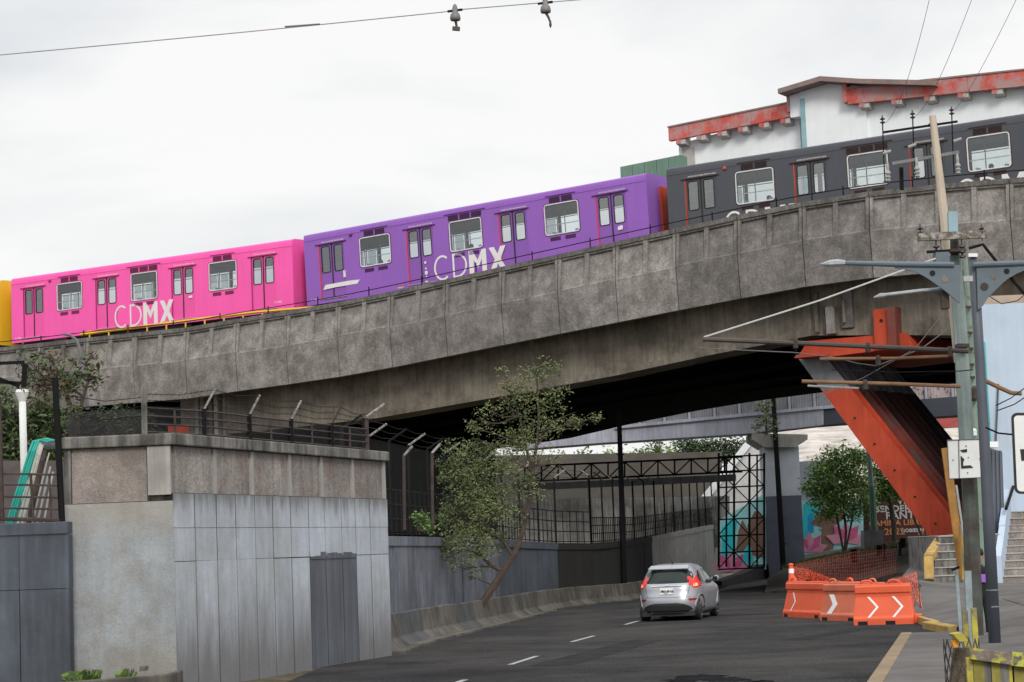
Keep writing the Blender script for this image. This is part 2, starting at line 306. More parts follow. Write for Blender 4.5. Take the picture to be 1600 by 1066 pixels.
# near kerb and pavement on the right
k0, k1 = gnd(1426, 1000), gnd(1388, 1070); dk = (k1 - k0).normalized(); k2 = k1 + dk * 14; pv = V((1, 0, 0))
MB().hexa([p + V((0, 0, z)) for z in (0, .15) for p in (k0, k0 - V((.22, 0, 0)), k2 - V((.22, 0, 0)), k2)]).build('kerb', m_tank, kind='structure', bevel=.02)
MB().hexa([p + V((0, 0, z)) for z in (0, .14) for p in (k0 + V((.002, 0, 0)), k2 + V((.002, 0, 0)), k2 + V((9, 0, 0)), k0 + V((2.0, -.3, 0)))]).build('pavement', m_pav, kind='structure')
MB().hexa([p + V((0, 0, z)) for z in (0, .13) for p in (k0 + V((2.0, -.3, 0)), k2 + V((9.0, 0, 0)), k2 + V((40, 0, 0)), k0 + V((34, 6, 0)))]).build('pavement', m_pav, kind='structure')
# ramped pavement up to the steps
def ter(name, rows, m, **k):
    mb = MB(); nn = len(rows[0]); vs = [p for r in rows for p in r]
    mb.add(vs, [(i * nn + j, i * nn + j + 1, (i + 1) * nn + j + 1, (i + 1) * nn + j) for i in range(len(rows) - 1) for j in range(nn - 1)])
    return mb.build(name, m, kind='structure', **k)
edge = [gnd(1496, 979, .14), gnd(1455, 972, .14), gnd(1425, 962, .14), gnd(1408, 950, .14), gnd(1396, 935, .16), gnd(1392, 918, .2)]
r0_ = [edge[0], edge[2], edge[4], gnd(1375, 905, .3), gnd(1310, 908, .02)]
r1_ = [at(1560, 955, 52), at(1500, 930, 53), at(1440, 915, 55), at(1410, 900, 60), at(1330, 900, 72)]
r2_ = [at(1620, 912, 57), at(1500, 911, 57), at(1450, 898, 60), at(1425, 882, 66), at(1360, 880, 82)]
r3_ = [at(1650, 908, 60), at(1500, 906, 62), at(1455, 885, 68), at(1440, 868, 78), at(1420, 866, 95)]
ter('pavement', [[gnd(2300, 1040, .135), gnd(1570, 990, .14), gnd(1500, 981, .14), gnd(1499, 980, .14), gnd(1498, 979.5, .14)], [gnd(2300, 962, .5), gnd(1610, 957, .36), gnd(1545, 960, .3), gnd(1520, 962, .25), r0_[0]], [at(2300, 890, 56), at(1650, 912, 57), at(1600, 912, 57), r2_[0] - V((1.6, 0, 0)), r1_[0]]], m_pav)
ter('pavement', [r0_[:4], r1_[:4], r2_[:4], r3_[:4]], m_pav)
kb = thing('yellow_kerb', 'curved kerb in worn yellow paint ending the ramped pavement behind the barriers', 'kerb', edge[2])
for i in range(5):
    a, b = edge[i], edge[i + 1]; d = (b - a).normalized(); q = V((d.y, -d.x, 0)) * .2
    q = q if q.x < 0 or q.y < 0 else -q
    MB().hexa([a + V((0, 0, -.2)), b + V((0, 0, -.2)), b + q + V((0, 0, -.2)), a + q + V((0, 0, -.2)), a + V((0, 0, .03)), b + V((0, 0, .03)), b + q + V((0, 0, .01)), a + q + V((0, 0, .01))]).build('kerb_stone', m_yk, kb, bevel=.02)
MB().bar(gnd(1560, 946, .2), gnd(1700, 992, .12), .3, .5).build('kerb', m_jers, kind='structure')
# mound under the far trees
YS = [[82, 80, 78, 72, 70], [96, 94, 88, 82, 78], [104, 102, 98, 94, 92], [113, 113, 113, 113, 113]]
PX = [[(1195, 925), (1250, 918), (1310, 910), (1370, 902), (1425, 890)], [(1200, 903), (1250, 898), (1310, 890), (1370, 880), (1440, 868)],
      [(1222, 890), (1265, 882), (1320, 872), (1380, 860), (1450, 848)], [(1240, 884), (1285, 874), (1335, 862), (1400, 850), (1500, 838)]]
rows = [[at(x, y, YS[i][j]) for j, (x, y) in enumerate(r)] for i, r in enumerate(PX)]
rows = [[V((p.x, p.y, -.5)) for p in rows[0]]] + rows + [[V((p.x, 140, p.z + .2)) for p in rows[-1]]]
ter('mound', rows, m_gravel)
gr = MB()
def blade(p, h, mb): a = random.random() * 6.28; d = V((cos(a), sin(a), 0)); mb.add([p - d * .03, p + d * .03, p + V((random.uniform(-.1, .1), random.uniform(-.1, .1), h))], [(0, 1, 2)])
for i in range(5000):
    y = random.uniform(0, 1); x = random.random(); a = rows[3][0].lerp(rows[3][4], x); b = rows[4][0].lerp(rows[4][4], x)
    jx = x * 4; j = min(3, int(jx)); f = jx - j; a = rows[3][j].lerp(rows[3][j + 1], f); b = rows[4][j].lerp(rows[4][j + 1], f)
    gr.k = random.choice((0, 0, 1)); blade(a.lerp(b, y), random.uniform(.1, .3), gr)
gr.build('grass', [LEAF[0], LEAF[3]], label='short green grass below the murals', cat='grass', kind='stuff')
# ------------------------------------------------------------------ viaduct
PT = [(-30, 11.95), (6.46, 11.91), (12.19, 11.86), (14.85, 11.98), (17.56, 12.07), (20.09, 12.18), (22.64, 12.35), (25.3, 12.58), (27.9, 12.81), (30.38, 13.02), (32.88, 13.23), (35.42, 13.44), (37.88, 13.63), (40.46, 13.81), (42.94, 13.87), (45.49, 13.82), (47.92, 13.71), (55, 13.3), (70, 12.2)]
GB = [(-30, 7.2), (15, 7.35), (21, 7.5), (27.5, 8.0), (32.5, 8.42), (39.3, 9.22), (40.8, 9.17), (45.5, 8.72), (50, 8.35), (70, 7.4)]
GF = [(-10, 6.2), (17, 7.29), (21.7, 7.95), (25.2, 8.32), (30.85, 8.75), (37.9, 8.62), (50, 8.4), (70, 7.4)]
via = thing('viaduct', 'long humped concrete railway viaduct carrying the coloured train over the road', 'viaduct', W(38, 8, 0))
jn = [-9.4, -6.8, -4.2, -1.6, 1.0, 3.75, 6.46, 9.26, 12.15, 14.85, 17.5, 20.09, 22.66, 25.28, 27.88, 30.38, 32.88, 35.40, 37.88, 40.42, 42.94, 45.45, 47.92, 50.4, 52.9, 55.4]
for i, (a, b) in enumerate(zip(jn, jn[1:])):
    za, zb = lerp(PT, a), lerp(PT, b); mb = MB(); gap = .018; off = random.uniform(-.014, .014); hk = 1.42 + random.uniform(-.04, .04)
    def P(u, dz, o): s_ = a + gap + (b - a - 2 * gap) * u; return W(s_, o + off, za + (zb - za) * u - dz)
    kn, tp, bt, bk = -2.17, -1.99, -2.06, -1.82
    rb = .045
    us = [0, rb, .5 - rb * .8, .5 + rb * .8, 1 - rb, 1]
    # coping
    def bx(u0, u1, d0, d1, of0, of1, ob=bk):
        mb.hexa([P(u0, d1, of1), P(u1, d1, of1), P(u1, d1, ob), P(u0, d1, ob), P(u0, d0, of0), P(u1, d0, of0), P(u1, d0, ob), P(u0, d0, ob)])
    mb.k = 1; bx(0, 1, 0, .17, tp - .07, tp - .07, -1.75); mb.k = 0
    for u0, u1 in ((0, rb), (us[2], us[3]), (1 - rb, 1)): bx(u0, u1, .17, hk, tp - .04, kn - .0)
    for u0, u1 in ((rb, us[2]), (us[3], 1 - rb)):
        bx(u0, u1, .17, .25, tp - .01, tp - .01); bx(u0, u1, .25, hk - .06, tp + .09, kn + .06); bx(u0, u1, hk - .06, hk, kn + .06, kn)
    bx(0, 1, hk, 3.0, kn, bt)
    mb.build('parapet_panel', [m_para, m_cop], via)
# handrail + posts
hr = MB(); hr.tube([W(s, -1.93, lerp(PT, s) + .26) for s in [x * 1.0 - 8 for x in range(62)]], .02, 6); hr.build('handrail', m_blk, via)
for i in range(24):
    s = -6.5 + i * 2.55; MB().bar(W(s, -1.93, lerp(PT, s) - .02), W(s, -1.93, lerp(PT, s) + .32 + random.uniform(0, .1)), .045).build('handrail_post', m_blk, via)
MB().tube([WS(126, 523, -1.0), WS(300, 500, -1.0), WS(400, 488, -1.0), WS(520, 478, -1.0)], .065, 6).build('yellow_edge_rail', mat('golden yellow paint', (.75, .42, .03), .6), via)
for x in range(140, 480, 30):
    s, z = S(x, 523 - (x - 126) * .115, -1.0); MB().bar(W(s, -1.0, z - .45), W(s, -1.0, z), .06).build('rail_bracket', mat('golden yellow paint', (1, 1, 1)), via)
# deck slab, girder webs
ss = [-12 + i * 3 for i in range(23)]; ss = [s for s in ss if s < 54]
def longi(name, o0, o1, f0, f1, m, smin=-12):
    mb = MB(); q = [s for s in ss if s >= smin]
    for a, b in zip(q, q[1:]): mb.sbox(a, b, o0, o1, f0(a), f1(a), f0(b), f1(b))
    return mb.build(name, m, via)
pz = lambda s: lerp(PT, s)
longi('deck_slab', -1.8, 21, lambda s: pz(s) - 2.62, lambda s: pz(s) - 2.3, m_soffit_shade)
mb = MB()
for sa, sb in ((10, 17.8), (17.8, 24.9), (24.9, 32), (32, 40.2), (40.2, 47.4), (47.4, 53)):
    pass
segs = [(13.2, 15), (15, 17.8), (17.8, 21), (21, 24.9), (24.9, 28), (28, 32), (32, 36), (36, 40.0)]
for oo, nm in ((-.8, 'girder'),):
    for a, b in segs + [(40.02, 43), (43, 46.6), (46.6, 49.5), (49.5, 53)]:
        MB().sbox(a, b, oo, oo + 1.4, lerp(GB, a), pz(a) - 2.63, lerp(GB, b), pz(b) - 2.63).build(nm, m_gird, via)
        MB().sbox(a, b, oo - .06, oo + 1.5, lerp(GB, a) - .002, lerp(GB, a) + .22, lerp(GB, b) - .002, lerp(GB, b) + .22).build('girder_flange', m_gird, via)
for oo in (5.0, 9.5, 14, 18.6):
    for a, b in segs + [(40, 46.6), (46.6, 53)]:
        f = (oo + .8) / 19.4; z = lambda s: lerp(GB, s) * (1 - f) + lerp(GF, s) * f
        MB().sbox(a, b, oo, oo + 1.4, z(a), pz(a) - 2.63, z(b), pz(b) - 2.63).build('girder', m_soffit_shade, via)
mb = MB()
for a, b in segs + [(40, 46.6), (46.6, 53)]:
    mb.sbox(a, b, .6, 18.6, lerp(GB, a) + .35, lerp(GB, a) + .5, lerp(GB, b) + .35, lerp(GB, b) + .5)
mb.build('soffit_slab', m_soffit_shade, via)
# half joint scars on the girder
for x0, x1, y0, y1, d, mm in ((1272, 1281, 458, 520, .22, m_gird), (1284, 1291, 478, 520, .1, m_cop), (1292, 1308, 480, 522, .3, m_wallu), (1312, 1334, 455, 512, .16, m_cop), (1318, 1324, 470, 505, .3, m_gird)):
    a = S(x0, y0, -.9); b = S(x1, y1, -.9); MB().sbox(a[0], b[0], -.8 - d, -.79, b[1], a[1]).build('joint_block', mm, via, bevel=.03)
# abutment
MB().sbox(-12, 13.4, .2, 20, 0, 9.4).build('abutment', m_soffit_shade, via)
for k in range(6): MB().sbox(11.2 + k * .38, 11.4 + k * .38, -.5 - .1 * (k % 2), .19, 5.5, 9.2).build('abutment_rib', [m_pil, m_wallu, m_gird][k % 3], via)
MB().sbox(10.2, 13.5, -.25, .18, 3.0, 9.3).build('bearing_wall', m_wallu, via)
# ------------------------------------------------------------------ train
def rrect(cx, cz, w, h, r, n=4):
    P = []
    for k, (sx, sz) in enumerate(((1, 1), (-1, 1), (-1, -1), (1, -1))):
        for j in range(n + 1):
            a = pi / 2 * k + pi / 2 * j / n; P.append((cx + sx * (w / 2 - r) + cos(a) * r, cz + sz * (h / 2 - r) + sin(a) * r))
    return P
def ring(mb, cx, cz, w, h, r, t, y0, y1):  # rounded frame
    A = rrect(cx, cz, w, h, r); B = rrect(cx, cz, w - 2 * t, h - 2 * t, max(.01, r - t)); n = len(A)
    vs = [(x, y0, z) for x, z in A] + [(x, y0, z) for x, z in B] + [(x, y1, z) for x, z in A] + [(x, y1, z) for x, z in B]
    fs = []
    for i in range(n):
        j = (i + 1) % n; fs += [(i, j, n + j, n + i), (2 * n + i, 3 * n + i, 3 * n + j, 2 * n + j), (i, 2 * n + i, 2 * n + j, j), (n + i, n + j, 3 * n + j, 3 * n + i)]
    mb.add(vs, fs)
DX = [1.40, 5.84, 10.28, 14.72]; WX = [3.62, 8.06, 12.52]; WZ0, WZ1 = 1.27, 2.42; LEN = 16.3; WD = 2.5; HB = 2.72
DW = 1.30; DZ0, DZ1 = .2, 2.45
def wallcut(mb, xs0, xs1, z0, z1, holes, y):
    X = sorted({xs0, xs1} | {v for h in holes for v in h[:2]}); Z = sorted({z0, z1} | {v for h in holes for v in h[2:]})
    for a, b in zip(X, X[1:]):
        for c, d in zip(Z, Z[1:]):
            mx_, mz = (a + b) / 2, (c + d) / 2
            if any(h[0] < mx_ < h[1] and h[2] < mz < h[3] for h in holes): continue
            mb.quad((a, y, c), (b, y, c), (b, y, d), (a, y, d))
def metro_car(label, s0, z0, z1, colp, coll, cold, redjamb, textx, letters=True, doors=DX, wins=WX, endinset=None, rn=''):
    ang = math.atan2(z1 - z0, LEN); M = Matrix.Translation(W(s0, 0, z0)) @ Matrix.Rotation(-PHI, 4, 'Z') @ Matrix.Rotation(-ang, 4, 'Y')
    t = thing('metro_carriage', label, 'train carriage', M=M)
    def bd(mb, name, m, par=None, **k): return mb.build(name, m, par or t, world=False, **k)
    holes = [(x - .73, x + .73, WZ0, WZ1) for x in wins] + [(x - DW / 2, x + DW / 2, DZ0, DZ1) for x in doors]
    fwin = [(a + DW / 2 + .12, c - DW / 2 - .12, WZ0 - .1, WZ1) for a, c in zip(doors, doors[1:])]; fh = fwin + [h for h in holes if h[2] == DZ0]  # far windows widened beyond the near ones so the interior looks brighter
    b = MB()
    for y, y2, hh, kk in ((0, .06, holes, 1), (WD, WD - .06, fh, 2)):
        wallcut(b, 0, LEN, 0, HB, hh, y); b.k = kk; wallcut(b, .05, LEN - .05, .2, HB, hh, y2); b.k = 0
    for y, y2, hh in ((0, .06, holes), (WD, WD - .06, fh)):   # reveals
        for h in hh:
            for p, q in (((h[0], h[2]), (h[1], h[2])), ((h[1], h[2]), (h[1], h[3])), ((h[1], h[3]), (h[0], h[3])), ((h[0], h[3]), (h[0], h[2]))):
                b.quad((p[0], y, p[1]), (q[0], y, q[1]), (q[0], y2, q[1]), (p[0], y2, p[1]))
    for x in (0, LEN): b.quad((x, 0, 0), (x, WD, 0), (x, WD, HB), (x, 0, HB))
    b.quad((0, 0, 0), (LEN, 0, 0), (LEN, WD, 0), (0, WD, 0))
    bd(b, 'body', [colp, mat('carriage interior panel', (.45, .48, .48), .7, .1), mat('carriage dark ceiling', (.05, .042, .035), .7, .2)])
    r = MB(); pr = [(0, HB), (.008, HB + .12), (.025, HB + .22), (.06, HB + .27), (.2, HB + .31), (.6, HB + .33), (1.25, HB + .34)]; pr = pr + [(WD - y, z) for y, z in pr[::-1][1:]]
    n = len(pr); r.add([(x, y, z) for x in (0, .06, LEN - .06, LEN) for y, z in pr], [(i * n + k, i * n + k + 1, (i + 1) * n + k + 1, (i + 1) * n + k) for i in range(3) for k in range(n - 1)] + [tuple(range(n)), tuple(range(3 * n, 4 * n))][0:2])
    bd(r, 'roof', colp, smooth=False)
    bd(MB().box((0.02, -.012, HB - .012), (LEN - .02, .0, HB + .012)), 'roof_seam', coll)
    bd(MB().box((.1, .07, .15), (LEN - .1, WD - .07, .2)), 'floor', m_dark)
    bd(MB().box((.1, .07, 2.52), (LEN - .1, WD - .07, 2.58)), 'ceiling', mat('carriage dark ceiling', (.05, .042, .035), .7, .2))
    for x in wins:
        f = MB(); ring(f, x, (WZ0 + WZ1) / 2, 1.55, 1.23, .12, .042, -.018, .03)
        fr = bd(f, 'window', mat('off white window frame', (.62, .62, .61), .5, .1, 5))
        d = MB(); ring(d, x, (WZ0 + WZ1) / 2, 1.62, 1.30, .15, .035, -.008, .0); bd(d, 'seal', cold, fr)
        bd(MB().box((x - .72, .015, WZ0 + .34), (x + .72, .04, WZ0 + .37)), 'crossbar', m_galv, fr)
        bd(MB().box((x - .72, .022, WZ0 + .02), (x + .72, .028, WZ1 - .02)), 'pane', g_car, fr)
        nv = 3 if x == wins[1] else 2
        for k in range(nv):
            w_ = .48; cx = x + (k - (nv - 1) / 2) * .55; v = MB()
            v.k = 1; v.box((cx - w_ / 2, -.006, 2.50), (cx + w_ / 2, .0, 2.74)); v.k = 0
            for q in range(6): v.box((cx - w_ / 2, -.016, 2.505 + q * .04), (cx + w_ / 2, -.005, 2.52 + q * .04))
            bd(v, 'roof_vent', [cold, m_dhole])
        bd(MB().box((x - nv * .3 - .08, -.03, 2.76), (x + nv * .3 + .08, 0, 2.785)), 'drip_rail', cold)
        for k in (-1, 1):
            v = MB(); v.k = 1; v.box((x + k * .34 - .23, -.006, 1.0), (x + k * .34 + .23, 0, 1.15)); v.k = 0
            for q in range(4): v.box((x + k * .34 - .23, -.014, 1.01 + q * .038), (x + k * .34 + .23, -.005, 1.03 + q * .038))
            bd(v, 'lower_vent', [cold, m_dhole])
        bd(MB().box((x + 1.0, -.008, .12), (x + 1.3, 0, .17)), 'yellow_plate', mat('golden yellow paint', (1, 1, 1)))
    for x in doors:
        for k in (-1, 1):
            cx = x + k * (DW / 4); lw = DW / 2 - .03; lf = MB(); y0, y1 = .035, .055
            wx = lw / 2 - .1; hz = [(cx - wx, cx + wx, 1.28, 2.36)]
            wallcut(lf, cx - lw / 2, cx + lw / 2, DZ0, DZ1, hz, y0); wallcut(lf, cx - lw / 2, cx + lw / 2, DZ0, DZ1, hz, y1)
            for a in (cx - lw / 2, cx + lw / 2): lf.quad((a, y0, DZ0), (a, y1, DZ0), (a, y1, DZ1), (a, y0, DZ1))
            lo = bd(lf, 'door_leaf', coll)
            p = MB(); ring(p, cx, 1.82, 2 * wx + .04, 1.12, .09, .035, .02, .04); bd(p, 'rubber_seal', m_black, lo)
            bd(MB().box((cx - wx, .042, 1.28), (cx + wx, .048, 2.36)), 'pane', g_door, lo)
            hz = [(cx - lw / 2 + .05, cx + lw / 2 - .05, 1.0, 2.4)]
            q = MB(); wallcut(q, cx - lw / 2, cx + lw / 2, DZ0, DZ1, hz, WD - .05); l2 = bd(q, 'door_leaf', coll); bd(MB().box((cx - wx, WD - .045, 1.28), (cx + wx, WD - .04, 2.36)), 'pane', g_door, l2)
        bd(MB().box((x - .022, .01, DZ0), (x + .022, .05, DZ1)), 'door_gap_rubber', m_black)
        bd(MB().box((x - DW / 2 - .002, -.006, DZ0), (x - DW / 2 + .035, .05, DZ1)), 'door_jamb', redjamb)
        bd(MB().box((x - DW / 2 - .14, -.05, DZ1 + .01), (x + DW / 2 + .14, 0, DZ1 + .04)), 'drip_rail', cold)
        bd(MB().box((x - DW / 2 - .03, -.03, DZ0 - .04), (x + DW / 2 + .03, .0, DZ0 - .012)), 'door_sill', m_galv)
        text('lettering', 'ANTES DE ENTRAR PERMITA SALIR', m_wtext, frame((x - .5, -.006, DZ1 + .075), (1, 0, 0), (0, 0, 1)), .075, t, world=False)
    text('lettering', rn, m_wtext, frame((.22, -.006, .16), (1, 0, 0), (0, 0, 1)), .13, t, world=False)
    text('lettering', rn, m_wtext, frame((LEN - 1.0, -.006, .36), (1, 0, 0), (0, 0, 1)), .13, t, world=False)
    bd(MB().lathe((2.45, .0, 2.66), [(.07, 0), (.07, .05), (.04, .09)], (0, -1, 0), 8), 'marker_lamp', mat('red lamp lens', (.5, .06, .03), .4) if redjamb is m_red else cold)
    ei = MB().box((LEN, 1.0, .3), (LEN + .1, WD - .42, 2.6)); bd(ei, 'gangway_door', endinset or cold)
    bd(MB().box((-.1, .42, .3), (0, WD - .42, 2.5)), 'gangway_door', endinset or cold)
    for a in (1.4, 11.2):
        bg = MB(); bg.box((a, .1, -.5), (a + 3.2, .3, -.18)); [bg.tube([(a + q, .15, -.55), (a + q, .3, -.55)], .42, 14) for q in (.6, 2.6)]; bg.box((a + 1.2, -.0, -.35), (a + 2.0, .1, -.02)); bd(bg, 'bogie', m_dhole)
    bd(MB().box((5.4, .1, -.55), (10.6, .9, -.02)), 'underframe_box', m_dhole)
    for x in wins:    # seats backs & poles seen through the windows
        for k in (-1, 1):
            sb = MB(); sb.box((x + k * .52 - .04, 1.45, .25), (x + k * .52 + .04, 2.35, 1.38)); sb.box((x + k * .3 - .2, 1.45, .55), (x + k * .3 + .2, 2.35, .63)); bd(sb, 'seat', mat('teal seat plastic', (.2, .33, .36), .6))
            sb = MB(); sb.box((x + k * .52 - .04, .15, .25), (x + k * .52 + .04, 1.0, 1.38)); sb.box((x + k * .3 - .2, .15, .55), (x + k * .3 + .2, 1.0, .63)); bd(sb, 'seat', mat('teal seat plastic', (1, 1, 1)))
        bd(MB().tube([(x - .5, 1.1, .2), (x - .5, 1.1, 2.5)], .02, 6), 'grab_pole', m_galv)
    bd(MB().tube([(.5, .9, 2.05), (LEN - .5, .9, 2.05)], .018, 6), 'grab_rail', m_galv)
    # painted city letters: thin C D, bold M X
    for tx, tz, sc_, cut in textx:
        def st(name, poly): bd(MB().prism([(tx + a * sc_, -.004, tz + b_ * sc_) for a, b_ in poly], (0, -.004, 0)), name, m_wtext)
        def arc(cx, cz, rx, rz, a0, a1, wd, n=20):
            o_ = [(cx + rx * cos(rad(a0 + (a1 - a0) * i / n)), cz + rz * sin(rad(a0 + (a1 - a0) * i / n))) for i in range(n + 1)]
            i_ = [(cx + (rx - wd) * cos(rad(a0 + (a1 - a0) * i / n)), cz + (rz - wd) * sin(rad(a0 + (a1 - a0) * i / n))) for i in range(n + 1)]
            return o_, i_
        for nm, args in (('letter_c', (.42, .5, .42, .52, 52, 308, .085)),):
            o_, i_ = arc(*args); mbc = MB()
            for i in range(len(o_) - 1):
                mbc.prism([(tx + p[0] * sc_, -.004, tz + p[1] * sc_) for p in (o_[i], o_[i + 1], i_[i + 1], i_[i])], (0, -.004, 0))
            bd(mbc, nm, m_wtext)
        mbd = MB(); o_, i_ = arc(1.12, .5, .5, .5, -90, 90, .085)
        for i in range(len(o_) - 1): mbd.prism([(tx + p[0] * sc_, -.004, tz + p[1] * sc_) for p in (o_[i], o_[i + 1], i_[i + 1], i_[i])], (0, -.004, 0))
        for q in ([(.92, 0), (1.005, 0), (1.005, 1), (.92, 1)], [(1.0, 0), (1.13, 0), (1.13, .085), (1.0, .085)], [(1.0, .915), (1.13, .915), (1.13, 1), (1.0, 1)]): mbd.prism([(tx + a * sc_, -.0045, tz + b_ * sc_) for a, b_ in q], (0, -.004, 0))
        bd(mbd, 'letter_d', m_wtext)
        st('letter_m', [(1.72, 0), (1.94, 0), (1.94, .62), (2.14, .25), (2.34, .62), (2.34, 0), (2.56, 0), (2.56, 1), (2.36, 1), (2.14, .58), (1.92, 1), (1.72, 1)])
        st('letter_x', [(2.68, 0), (2.94, 0), (3.1, .32), (3.26, 0), (3.52, 0), (3.24, .5), (3.5, 1), (3.25, 1), (3.1, .7), (2.95, 1), (2.7, 1), (2.96, .5)])
    return t, M
P_ = mat('glossy magenta pink paint', (.93, .10, .42), .45, .04, .5, bump=.02, streak=.05); P2 = mat('pink door paint', (.84, .085, .37), .45, .04, .5, bump=.02); P3 = mat('dark pink trim', (.33, .025, .15), .6, .1)
U_ = mat('purple train paint', (.27, .10, .46), .45, .04, .5, bump=.02, streak=.05); U2 = mat('purple door paint', (.235, .085, .40), .45, .04, .5, bump=.02); U3 = mat('dark purple trim', (.10, .02, .13), .6, .1)
K_ = mat('charcoal train paint', (.062, .066, .08), .5, .05, .5, bump=.02, streak=.06); K2 = mat('charcoal door paint', (.065, .067, .078), .5, .05, .5, bump=.02); K3 = mat('dark maroon trim', (.05, .022, .024), .7, .1)
Y_ = mat('bright yellow train paint', (.80, .50, .02), .45, .04, .5, bump=.02); Y3 = mat('dark yellow trim', (.3, .2, .02), .6)
m_jr = mat('red door jamb', (.6, .05, .08), .6, .05)
metro_car('bright yellow metro carriage at the far left end of the train', -17.05, 12.33, 12.33, Y_, Y_, Y3, m_jr, [], rn='R 1787')
carP = metro_car('hot pink metro carriage with white painted city letters on its side', 0.0, 12.33, 12.38, P_, P2, P3, P3, [(6.3, .12, .98, 0)], rn='R 1786')
carU = metro_car('purple metro carriage between the pink and the charcoal one, with white city letters', 17.0, 12.47, 13.04, U_, U2, U3, m_jr, [(6.45, .18, .98, 0)], endinset=m_red, rn='R 1785')
carK = metro_car('charcoal grey metro carriage at the right end passing in front of the white station', 34.1, 13.1, 13.26, K_, K2, K3, m_red, [(2.3, .04, .97, 0), (7.0, -.05, .97, 0), (11.25, .03, .97, 0)], rn='R 1784')
metro_car('second charcoal metro carriage beyond the right edge', 51.15, 13.2, 13.0, K_, K2, K3, m_red, [], rn='R 1783')
def onside(t, x, z, w_, h, m, name, rough=0):
    P = [(x + w_ * a + random.uniform(-1, 1) * w_ * .04, -.005, z + h * b + random.uniform(-1, 1) * h * .08) for a, b in ((0, 0), (.3, .04), (.6, .02), (1, .05), (1.02, .9), (.7, 1), (.4, .95), (0, .9))]
    MB().prism(P, (0, -.003, 0)).build(name, m, t, world=False)
onside(carU[0], .95, .58, 1.75, .2, m_wtext, 'paint_smear'); onside(carU[0], 6.0, 0.95, 0.1, 0.1, m_wtext, 'paint_smear'); onside(carU[0], 6.02, 0.7, 0.07, 0.1, m_wtext, 'paint_smear'); onside(carU[0], 6.0, 0.5, 0.13, 0.16, m_wtext, 'paint_smear'); onside(carU[0], 6.04, 0.36, 0.06, 0.1, m_wtext, 'paint_smear'); onside(carU[0], 6.0, 0.2, 0.12, 0.05, m_wtext, 'paint_smear'); onside(carU[0], 2.0, 1.15, 0.09, 0.07, m_wtext, 'paint_smear'); onside(carU[0], 14.95, 1.0, .22, .16, m_wtext, 'paint_smear'); onside(carP[0], 10.6, 1.06, .2, .1, m_wtext, 'paint_smear'); onside(carU[0], 1.95, .95, .12, .3, m_wtext, 'paint_smear')
# ------------------------------------------------------------------ station building behind the train
st = thing('station_building', 'white station hall with peeling red cornices rising behind the charcoal carriage', 'station', W(44, 14, 12))
def top(px, py, o): return S(px, py, o)
a = top(1066, 215, 12); b = top(1254, 172, 12)
MB().sbox(a[0], b[0], 11.62, 24, 10, a[1] - .35, 10, b[1] - .1).build('wall', m_white, st)
a0 = top(1044, 200, 11.1); b0 = top(1240, 160, 11.1)
fz = .58
def fascia(s0, z0, s1, z1, o0, h, nb, co):
    n = 6
    for i in range(n):
        u, v = i / n, (i + 1) / n; mb = MB()
        mb.sbox(s0 + (s1 - s0) * u, s0 + (s1 - s0) * v - .012, o0, o0 + .25, z0 + (z1 - z0) * u - h, z0 + (z1 - z0) * u, z0 + (z1 - z0) * v - h, z0 + (z1 - z0) * v); mb.build('cornice_panel', m_fasc, st)
    MB().sbox(s0 - .02, s1, o0 - .04, o0 + .3, z0 + .002, z0 + .07, z1 + .002, z1 + .07).build('cornice_cap', m_rooft, st)
    MB().sbox(s0, s1, o0 + .25, o0 + .5, z0 - h + .1, z0, z1 - h + .1, z1).build('eave_slab', m_corb, st)
    for i in range(nb):
        u = (i + .35) / nb; s = s0 + (s1 - s0) * u; z = z0 + (z1 - z0) * u - h
        MB().hexa([W(s, o0 + .05, z - .22), W(s + .42, o0 + .05, z - .22), W(s + .42, o0 + .6, z - .3), W(s, o0 + .6, z - .3), W(s, o0 + .05, z - .002), W(s + .42, o0 + .05, z - .002), W(s + .42, o0 + .6, z + .09), W(s, o0 + .6, z + .09)]).build('corbel', co, st)
        MB().hexa([W(s - .01, o0 + .02, z - .2), W(s + .2, o0 + .02, z - .2), W(s + .2, o0 + .05, z - .2), W(s - .01, o0 + .05, z - .2), W(s - .01, o0 + .02, z - .002), W(s + .2, o0 + .02, z - .002), W(s + .2, o0 + .05, z - .002), W(s - .01, o0 + .05, z - .002)]).build('corbel_face', m_fasc, st)
fascia(a0[0], a0[1], b0[0], b0[1], 11.1, fz, 6, m_corb)
p = top(1234, 146, 11.1); q = top(1250, 184, 11.1)
MB().sbox(p[0], q[0] + .25, 11.05, 12, q[1] + .05, p[1]).build('cornice_return', [m_white], st); MB().sbox(p[0] - .12, p[0], 11.0, 12, q[1] + .3, p[1] - .02).build('cornice_end', m_fasc, st)
# short pillar left
p = top(1065, 232, 11.6); q = top(1086, 256, 11.6); MB().sbox(p[0], q[0], 11.6, 12.2, q[1] - 1.5, p[1]).build('parapet_block', m_corb, st)
# tower
a = top(1257, 140, 11.5); b = top(1358, 132, 11.5)
MB().sbox(a[0], b[0], 10.95, 20, 10, a[1] + .05, 10, b[1] + .05).build('tower_wall', m_white, st)
MB().sbox(a[0] + .02, a[0] + .22, 10.9, 10.95, 12, a[1] - .5).build('corner_strip', mat('pale teal paint', (.25, .42, .45), .7), st)
e0 = top(1215, 139, 10.2); e1 = top(1281, 119, 10.2); e2 = top(1343, 123, 10.2); ridge_o = 20
rf = MB()
for (u, v) in ((e0, e1), (e1, e2)):
    rf.sbox(u[0], v[0], 10.2, 20.5, u[1] - .2, u[1], v[1] - .2, v[1])
e3 = (e2[0] + 3.2, e2[1] - .55); rf.sbox(e2[0], e3[0], 10.2 + .002, 20.5, e2[1] - .2, e2[1], e3[1] - .2, e3[1])
rf.build('tower_roof', m_rooft, st)
